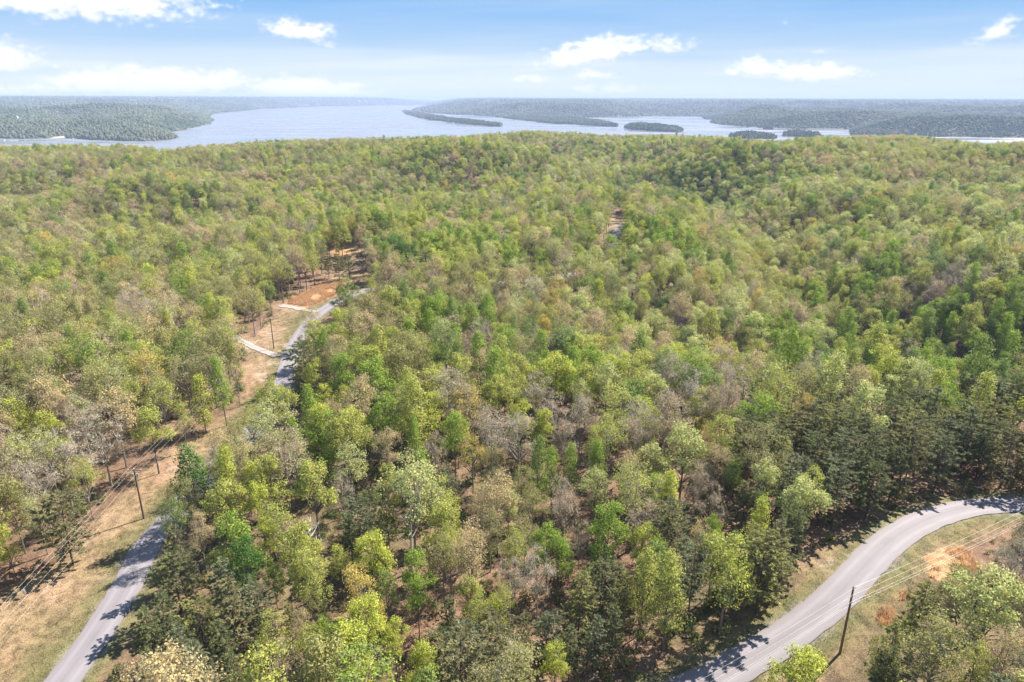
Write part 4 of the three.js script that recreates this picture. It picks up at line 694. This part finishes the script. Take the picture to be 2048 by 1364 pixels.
// ------------------------------------------------------------------ verge plants: grass, tall orange grass, undergrowth (nobody could count these)
function tuftGeometry(seed, n, h, spread, w) {
  const R = rng(seed), f = new Faces();
  for (let i = 0; i < n; i++) { const a = R() * 6.28, d = Math.sqrt(R()) * spread, x = Math.cos(a) * d, z = Math.sin(a) * d, b = R() * 6.28, L = h * lerp(0.5, 1.2, R()), ox = Math.cos(b) * L * 0.5 * R(), oz = Math.sin(b) * L * 0.5 * R(); f.tri([x - Math.sin(b) * w, -0.02, z + Math.cos(b) * w], [x + Math.sin(b) * w, -0.02, z - Math.cos(b) * w], [x + ox, L, z + oz], tint(R, 0.7, 1.3, 0.12)); }
  return f.build();
}
function scatter(name, label, category, geometry, base, n, place) {
  const list = []; const R = rng(name.length * 31 + 5);
  for (let i = 0; i < n; i++) { const q = place(R); if (q) list.push(q); }
  const m = new THREE.InstancedMesh(geometry, leafMaterial(base), list.length); m.name = name; Object.assign(m.userData, { label, category, kind: 'stuff' }); m.castShadow = m.receiveShadow = true; scene.add(m);
  list.forEach(([x, z, s, c], i) => { let y = height(x, z) - 0.02; dummy.position.set(x, y, z); dummy.rotation.set(0, R() * 6.28, 0); dummy.scale.set(s, s * lerp(0.7, 1.3, R()), s); dummy.updateMatrix(); m.setMatrixAt(i, dummy.matrix); m.setColorAt(i, tone.setRGB(...c)); });
}
const inBox = (R, q) => [lerp(q.box[0], q.box[1], R()), lerp(q.box[2], q.box[3], R())];
const roadGap = (x, z) => Math.min(pathDist(leftRoad, x, z) - 2.5, pathDist(rightRoad, x, z) - 2.8, pathDist(driveA, x, z) - 1.7, pathDist(driveB, x, z) - 2);
scatter('verge_grass', 'rough green and straw-coloured grass on the road verges', 'grass', tuftGeometry(11, 16, 0.26, 0.42, 0.02), [0.2, 0.19, 0.07], 26000, (R) => {
  const q = [grassLeft, grassRight, grassCurve][Math.floor(R() * 3)], [x, z] = inBox(R, q); if (inPoly(q, x, z) < 0 || roadGap(x, z) < 0.4 || Math.hypot(x, z) > 260) return null;
  const n = fbm(x / 9, z / 9, 3), k = lerp(0.8, 1.2, R()); if (n < 0.33) return null;
  return [x, z, lerp(0.5, 1.3, R()), n + R() * 0.3 > 0.66 ? [1.7 * k, 1.35 * k, 1.7 * k] : [0.85 * k, 0.98 * k, 0.7 * k]];
});
scatter('orange_grass', 'tall rust-orange grass in patches beside the roads', 'grass', tuftGeometry(12, 22, 0.8, 0.5, 0.03), [0.56, 0.33, 0.16], 11000, (R) => {
  const q = R() < 0.5 ? sedge : sedgeRight, [x, z] = inBox(R, q); if (inPoly(q, x, z) + (fbm(x / 9, z / 9, 4) - 0.5) * (q === sedge ? 6 : 16) < 0.3 || roadGap(x, z) < 1.4) return null;
  if (fbm(x / 5, z / 5, 3) < (q === sedge ? 0.34 : 0.5)) return null; const k = lerp(0.75, 1.25, R());
  return [x, z, lerp(0.5, 1.25, R()), R() < 0.4 ? [0.95 * k, 1.2 * k, 1.6 * k] : [k, k, k]];
});
const bushShape = (() => { const R = rng(71), f = new Faces(); for (let i = 0; i < 90; i++) { const a = R() * 6.28, u = R(), d = Math.sqrt(R()); f.kite(Math.cos(a) * d * 0.9, u * 1.1 + 0.1, Math.sin(a) * d * 0.9, [Math.cos(a) + R() - 0.5, 0.6 + R(), Math.sin(a) + R() - 0.5], lerp(0.2, 0.42, R()), 0.6, tint(R, 0.7, 1.3), R); } for (let i = 0; i < 14; i++) { const a = R() * 6.28; f.tri([0.03, 0, 0], [-0.03, 0, 0.02], [Math.cos(a) * 0.8, 0.6 + R(), Math.sin(a) * 0.8], [0.7, 0.55, 0.6]); } return f.build(); })();
scatter('undergrowth', 'low saplings and brush on the forest floor', 'undergrowth', bushShape, [0.2, 0.21, 0.07], 14000, (R) => {
  const r = 60 + 330 * Math.pow(R(), 0.75), a = (R() - 0.5) * 82 * DEG, x = Math.sin(a) * r, z = -Math.cos(a) * r; if (blocked(x, z, 0) || fbm(x / 12, z / 12, 2) < 0.42) return null;
  const k = lerp(0.7, 1.2, R()), q = R(); return [x, z, lerp(0.5, 1.9, R() * R()), q < 0.35 ? [1.3 * k, 1.0 * k, 1.4 * k] : q < 0.7 ? [k, k, k] : [0.7 * k, 1.0 * k, 0.6 * k]];
});

// ------------------------------------------------------------------ dead trees
function deadTree(seed, H, n, lean) {
  const R = rng(seed), f = new Faces(), g = new Faces(), top = [lean[0], H, lean[1]];
  f.tube(bend([0, -0.4, 0], top, 0.1, 5), 0.26, 0.06, 6, [1, 1, 1]);
  for (let i = 0; i < n; i++) { const t = lerp(0.35, 0.95, i / n), a = i * 2.4 + R(), L = lerp(3.4, 1.2, t) * lerp(0.7, 1.3, R()), p = [lean[0] * t, H * t, lean[1] * t], e = [p[0] + Math.cos(a) * L, p[1] + L * lerp(0.1, 0.7, R()), p[2] + Math.sin(a) * L]; g.tube(bend(p, e, -0.2, 4), 0.1, 0.03, 4, [1, 1, 1]); for (let j = 0; j < 3; j++) { const q = lerp(0.4, 0.9, R()), s = [lerp(p[0], e[0], q), lerp(p[1], e[1], q), lerp(p[2], e[2], q)]; g.tube([s, [s[0] + (R() - 0.5) * 1.6, s[1] + R() * 1.1, s[2] + (R() - 0.5) * 1.6]], 0.04, 0.012, 3, [1, 1, 1]); } }
  return [f.build(), g.build()];
}
const deadWood = new THREE.MeshStandardMaterial({ color: new THREE.Color().setRGB(0.6, 0.56, 0.52), vertexColors: true, roughness: 0.9 }), greyWood = new THREE.MeshStandardMaterial({ color: new THREE.Color().setRGB(0.42, 0.37, 0.32), vertexColors: true, roughness: 0.9 });
for (const [px, py, up, H, n, lean, m, label] of [
  [600, 1056, 9, 11, 13, [2.2, 0.6], deadWood, 'whitish dead tree with broken bare limbs left of centre in the lower wood'], [820, 1062, 8, 13, 7, [0.3, 0.2], greyWood, 'tall grey branchless dead trunk left of the centre in the lower wood'],
  [968, 1268, 8, 11, 4, [-3.4, 0.8], deadWood, 'pale leaning dead trunk among the pines near the bottom edge'],
]) { const p = at(px, py, up), [a, b] = deadTree(px, H, n, lean), t = thing('dead_tree', label, 'dead tree', [p.x, p.y, p.z]); part('trunk', a, m, t); part('branches', b, m, t); }

// ------------------------------------------------------------------ power lines
const poleWood = std(0.16, 0.115, 0.085, 0.9, { map: asphaltMap }), poleWarm = std(0.3, 0.17, 0.09, 0.9, { map: asphaltMap }), wireMetal = std(0.5, 0.48, 0.46, 0.45, { metalness: 0.3 }), porcelain = std(0.75, 0.74, 0.72, 0.3), steel = std(0.45, 0.46, 0.47, 0.5, { metalness: 0.6 });
function pole(label, p, H, turn, { arm = true, can = false, wood = poleWood, side = false } = {}) {
  const t = thing('utility_pole', label, 'utility pole', [p.x, p.y, p.z], turn, 'wooden poles of the power lines'), wires = [];
  part('shaft', new THREE.CylinderGeometry(0.12, 0.19, H + 0.6, 12).translate(0, H / 2 - 0.3, 0), wood, t);
  if (arm) {
    part('crossarm', new THREE.BoxGeometry(2.5, 0.12, 0.1).translate(0, H - 0.35, 0.16), wood, t);
    for (const x of [-1.15, 0, 1.15]) { const y = x ? H - 0.29 : H; part('insulator', new THREE.LatheGeometry([[0.001, 0], [0.07, 0.02], [0.05, 0.08], [0.09, 0.12], [0.06, 0.2], [0.001, 0.23]].map(([a, b]) => new THREE.Vector2(a, b)), 10).translate(x, y, x ? 0.16 : 0), porcelain, t); wires.push(new THREE.Vector3(x, y + 0.22, x ? 0.16 : 0)); }
  } else {
    for (const y of [H - 0.05, H - 1.3, H - 2.4]) { const q = side ? -0.28 : 0; part('insulator', new THREE.LatheGeometry([[0.001, 0], [0.07, 0.02], [0.05, 0.08], [0.09, 0.12], [0.06, 0.2], [0.001, 0.23]].map(([a, b]) => new THREE.Vector2(a, b)), 10).translate(q, y, 0), porcelain, t); wires.push(new THREE.Vector3(q, y + 0.22, 0)); if (side) part('bracket', new THREE.BoxGeometry(0.3, 0.05, 0.05).translate(-0.15, y, 0), steel, t); }
  }
  wires.push(new THREE.Vector3(0.16, H - 3.3, 0));
  if (can) for (const x of [-0.42, 0.42]) { part('transformer', new THREE.CylinderGeometry(0.18, 0.18, 0.7, 14).translate(x, H - 1.3, 0.05), steel, t); }
  t.updateMatrixWorld(true);
  return { t, ends: wires.map((w) => w.applyMatrix4(t.matrixWorld)) };
}
function string(a, b, label, sag, group) {
  for (let i = 0; i < Math.min(a.ends.length, b.ends.length); i++) {
    const p = a.ends[i], q = b.ends[i], pts = Array.from({ length: 13 }, (_, j) => { const u = j / 12, v = p.clone().lerp(q, u); v.y -= sag * 4 * u * (1 - u); return v; });
    const m = new THREE.Mesh(new THREE.TubeGeometry(new THREE.CatmullRomCurve3(pts), 40, 0.011, 5), wireMetal); m.name = numbered('power_line'); m.castShadow = true; tag(m, `${['outermost left', 'middle', 'outermost right', 'lowest'][i]} wire of ${label}`, 'power line', group); scene.add(m);
  }
}
const lp = [at(288, 1037), at(548, 698), at(727, 560), at(1217, 455)];
const turnTo = (a, b) => Math.atan2(b.x - a.x, b.z - a.z);
const p1 = pole('wooden utility pole with crossarm on the grass beside the left road', lp[0], 10.6, turnTo(lp[0], lp[1]), { can: true });
const p2 = pole('slim wooden utility pole by the pale drive at the left road', lp[1], 10.2, turnTo(lp[0], lp[1]));
const p3 = pole('utility pole at the tan field where the left road bends', lp[2], 10.2, turnTo(lp[1], lp[2]));
const p4 = pole('far utility pole in the gap where the left road disappears uphill', lp[3], 11.5, turnTo(lp[2], lp[3]));
const out = lp[0].clone().multiplyScalar(2).sub(lp[1]); out.x -= 4; out.z += 6; out.y = height(out.x, out.z);
const p0 = pole('wooden utility pole beyond the lower left corner', out, 10.6, turnTo(out, lp[0]));
string(p0, p1, 'the line running to the pole on the left verge', 1.2, 'wires along the left road');
string(p1, p2, 'the line between the left verge and the pale drive', 1.4, 'wires along the left road');
string(p2, p3, 'the line from the pale drive to the tan field', 1.2, 'wires along the left road');
const rp = at(1680, 1306), away = at(2320, 960), back = at(960, 1750);
const r1 = pole('brown wooden utility pole standing right of the right road', rp, 11.2, turnTo(rp, away), { arm: false, side: true, wood: poleWarm });
const r2 = pole('utility pole beyond the right edge', away, 13, turnTo(rp, away), { arm: false, side: true, wood: poleWarm });
const r0 = pole('utility pole below the bottom edge', back, 11.2, turnTo(back, rp), { arm: false, side: true, wood: poleWarm });
string(r1, r2, 'the line crossing the bend of the right road', 1.6, 'wires along the right road');
string(r0, r1, 'the line above the right road at the bottom edge', 1.0, 'wires along the right road');

// ------------------------------------------------------------------ small things
{ const p = at(480, 812), t = thing('wooden_post', 'short wooden post with a crosspiece at the edge of the clearing', 'post', [p.x, p.y, p.z], 0.4); part('upright', new THREE.BoxGeometry(0.2, 3.4, 0.2).translate(0, 1.5, 0), std(0.5, 0.33, 0.2), t); part('crosspiece', new THREE.BoxGeometry(1.6, 0.16, 0.12).translate(0, 2.9, 0.16), std(0.45, 0.3, 0.19), t); }
{ const p = at(51, 1193), t = thing('roadside_sign', 'small white square sign on a stake in the left clearing', 'sign', [p.x, p.y, p.z], -0.25); part('stake', new THREE.BoxGeometry(0.07, 1.3, 0.05).translate(0, 0.55, 0), std(0.35, 0.3, 0.26), t); part('board', new THREE.BoxGeometry(0.62, 0.6, 0.03).translate(0, 1.1, 0.045), std(0.8, 0.8, 0.8, 0.6), t); }
{ const p = at(536, 697), t = thing('marker_post', 'tiny white marker post beside the pale drive', 'marker', [p.x, p.y, p.z]); part('post', new THREE.CylinderGeometry(0.09, 0.1, 1.1, 10).translate(0, 0.45, 0), std(0.8, 0.79, 0.76), t); part('cap', new THREE.SphereGeometry(0.1, 10, 6).translate(0, 1.0, 0), std(0.75, 0.7, 0.4), t); }

// ------------------------------------------------------------------ buildings
function gable(w, d, wall, rise, over = 0.4) {
  const s = new THREE.Shape([[-w / 2 - over, wall], [0, wall + rise], [w / 2 + over, wall], [w / 2 + over, wall + 0.22], [0, wall + rise + 0.24], [-w / 2 - over, wall + 0.22]].map(([a, b]) => new THREE.Vector2(a, b)));
  return new THREE.ExtrudeGeometry(s, { depth: d + over * 2, bevelEnabled: false }).translate(0, 0, -d / 2 - over);
}
function walls(w, d, h, rise) { const s = new THREE.Shape([[-w / 2, -1], [w / 2, -1], [w / 2, h], [0, h + rise], [-w / 2, h]].map(([a, b]) => new THREE.Vector2(a, b))); return new THREE.ExtrudeGeometry(s, { depth: d, bevelEnabled: false }).translate(0, 0, -d / 2); }
function house(name, label, p, turn, w, d, h, rise, wallColor, roofColor, panes) {
  const t = thing(name, label, 'house', [p.x, p.y, p.z], turn);
  part('wall', walls(w, d, h, rise), std(...wallColor, 0.8), t);
  const rf = part('roof', gable(w, d, h, rise), std(...roofColor, 0.45), t);
  for (let i = 0; i < 5; i++) { const x = w / 4, z = -d / 2 + (i + 0.5) * d / 5; for (const q of [-1, 1]) { const b = part('roof_seam', new THREE.BoxGeometry(Math.hypot(w / 2, rise), 0.05, 0.07), std(...roofColor, 0.45), rf); b.position.set(q * x, h + rise / 2 + 0.26, z); b.rotation.z = -q * Math.atan2(rise, w / 2); } }
  for (let i = 0; i < panes; i++) for (const q of [-1, 1]) { const f = part('window', new THREE.BoxGeometry(0.06, 1.3, 1.0).translate(q * (w / 2 + 0.02), h * 0.5, -d / 2 + (i + 0.7) * d / (panes + 0.4)), std(0.75, 0.75, 0.74), t); part('pane', new THREE.BoxGeometry(0.04, 1.1, 0.8).translate(q * (w / 2 + 0.045), h * 0.5, -d / 2 + (i + 0.7) * d / (panes + 0.4)), std(0.05, 0.06, 0.08, 0.1), f); }
  part('door', new THREE.BoxGeometry(1, 2.1, 0.08).translate(0, 1.05, d / 2 + 0.03), std(0.3, 0.22, 0.18), t);
  return t;
}
house('farmhouse', 'house with pale metal roof half hidden among trees on the right', houses[0].p, 1.2, 6.5, 9, 3.2, 1.8, [0.3, 0.33, 0.38], [0.5, 0.52, 0.56], 3);
{ const p = at(1836, 480); house('shed', 'small shed with bluish white metal roof right of the half hidden house', p, 1.45, 5, 8, 2.8, 1.5, [0.5, 0.55, 0.62], [0.7, 0.75, 0.84], 1); }
{ const p = houses[1].p; house('garage', 'low pale roofed garage below the half hidden house on the right', p, 1.0, 4, 6, 2.6, 1.2, [0.6, 0.58, 0.55], [0.66, 0.66, 0.66], 1); }
{ const t = house('hilltop_house', 'white house on the wooded crest before the lake, left of centre', crest, 1.5, 8, 15, 5, 2.2, [0.62, 0.62, 0.62], [0.4, 0.41, 0.44], 4); t.position.y += 9.5; const k = part('foundation', new THREE.BoxGeometry(7.8, 10, 14.8).translate(0, -6, 0), std(0.5, 0.48, 0.45), t); }
const shore = (px, py) => { const [x, z] = onLake(px, py); return new THREE.Vector3(x, Math.max(0, height(x, z)), z); };
{ const p = shore(41, 268); p.y += 12; house('shore_house', 'tiny white house among trees on the left far shore', p, 0.3, 9, 13, 5, 3, [0.45, 0.45, 0.45], [0.4, 0.45, 0.47], 3); }
for (const [px, label, h] of [[719, 'left one of two tiny white towers on the horizon', 150], [731, 'right one of two tiny white towers on the horizon', 160]]) {
  const d = ray(px, 206), b = Math.atan2(d.x, -d.z), r = 17500, x = Math.sin(b) * r, z = -Math.cos(b) * r, t = thing('white_tower', label, 'tower', [x, height(x, z), z]);
  part('shaft', new THREE.CylinderGeometry(16, 22, h * 0.2, 16).translate(0, h * 0.1, 0), std(0.85, 0.85, 0.85), t); part('dome', new THREE.SphereGeometry(26, 16, 10).translate(0, h * 0.2, 0), std(0.85, 0.85, 0.85), t);
}
{ // beach and boats at the left
  const g = new THREE.ShapeGeometry(new THREE.Shape([[96, 278.2], [112, 274.4], [129, 272.6], [133, 276.6], [118, 277.8]].map(([x, y]) => { const [a, b] = onLake(x, y); return new THREE.Vector2(a, -b); }))).rotateX(-Math.PI / 2).translate(0, 1.6, 0);
  struct('beach', g, std(0.42, 0.36, 0.28), 'pale sandy landing on the left far shore');
}
function boat(px, py, label, L) {
  const [x, z] = onLake(px, py), t = thing('motorboat', label, 'boat', [x, 0.1, z], 1.3, 'small boats on the lake');
  const s = new THREE.Shape(); s.moveTo(-L * 0.18, -L / 2); s.lineTo(L * 0.18, -L / 2); s.quadraticCurveTo(L * 0.24, L * 0.2, 0, L / 2); s.quadraticCurveTo(-L * 0.24, L * 0.2, -L * 0.18, -L / 2);
  part('hull', new THREE.ExtrudeGeometry(s, { depth: L * 0.14, bevelEnabled: true, bevelSize: L * 0.02, bevelThickness: L * 0.02, bevelSegments: 2 }).rotateX(-Math.PI / 2), std(0.8, 0.8, 0.8, 0.4), t);
  part('cabin', new THREE.BoxGeometry(L * 0.24, L * 0.12, L * 0.26).translate(0, L * 0.22, 0), std(0.75, 0.77, 0.8, 0.4), t); part('windscreen', new THREE.BoxGeometry(L * 0.22, L * 0.06, L * 0.02).translate(0, L * 0.24, -L * 0.15), std(0.08, 0.1, 0.12, 0.1), t);
  return t;
}
boat(8, 281, 'white motorboat trailing a wake at the left edge of the lake', 9); boat(146, 277.8, 'small white boat moored by the wooded point on the left shore', 8);
{ const [x, z] = onLake(11, 281.4), R = rng(8), f = new Faces(); for (let i = 0; i < 300; i++) { const t = R(), a = x + lerp(4, 46, t), b = z + (R() - 0.5) * lerp(2, 9, t); f.kite(a, 0.12 + R() * 0.25, b, [R() - 0.5, 2, R() - 0.5], lerp(0.6, 2.4, R()), 0.8, [1, 1, 1], R); } const m = part('wake_foam', f.build(), std(0.85, 0.86, 0.88), scene); Object.assign(m.userData, { label: 'white foam wake behind the motorboat', category: 'wake', kind: 'stuff' }); }
// low mud bars between the islands
for (const [px, py, w, d, label] of [[1050, 243, 560, 14, 'thin low mud bar between the two strips of trees'], [900, 231, 520, 26, 'low marshy bar inside the thin spit']]) {
  const [x, z] = onLake(px, py), g = new THREE.SphereGeometry(1, 40, 8).scale(w / 2, 2.2, d); for (let i = 0, p = g.attributes.position; i < p.count; i++) { const k = 0.7 + 0.6 * fbm(p.getX(i) / 40 + px, p.getZ(i) / 9, 3); p.setZ(i, p.getZ(i) * k); p.setY(i, p.getY(i) * k); }
  g.computeVertexNormals(); g.rotateY(px < 1000 ? -0.25 : -0.32).translate(x, -0.9, z); const m = struct(numbered('mud_bar'), g, std(0.2, 0.19, 0.12), label);
}

renderer.render(scene, camera);
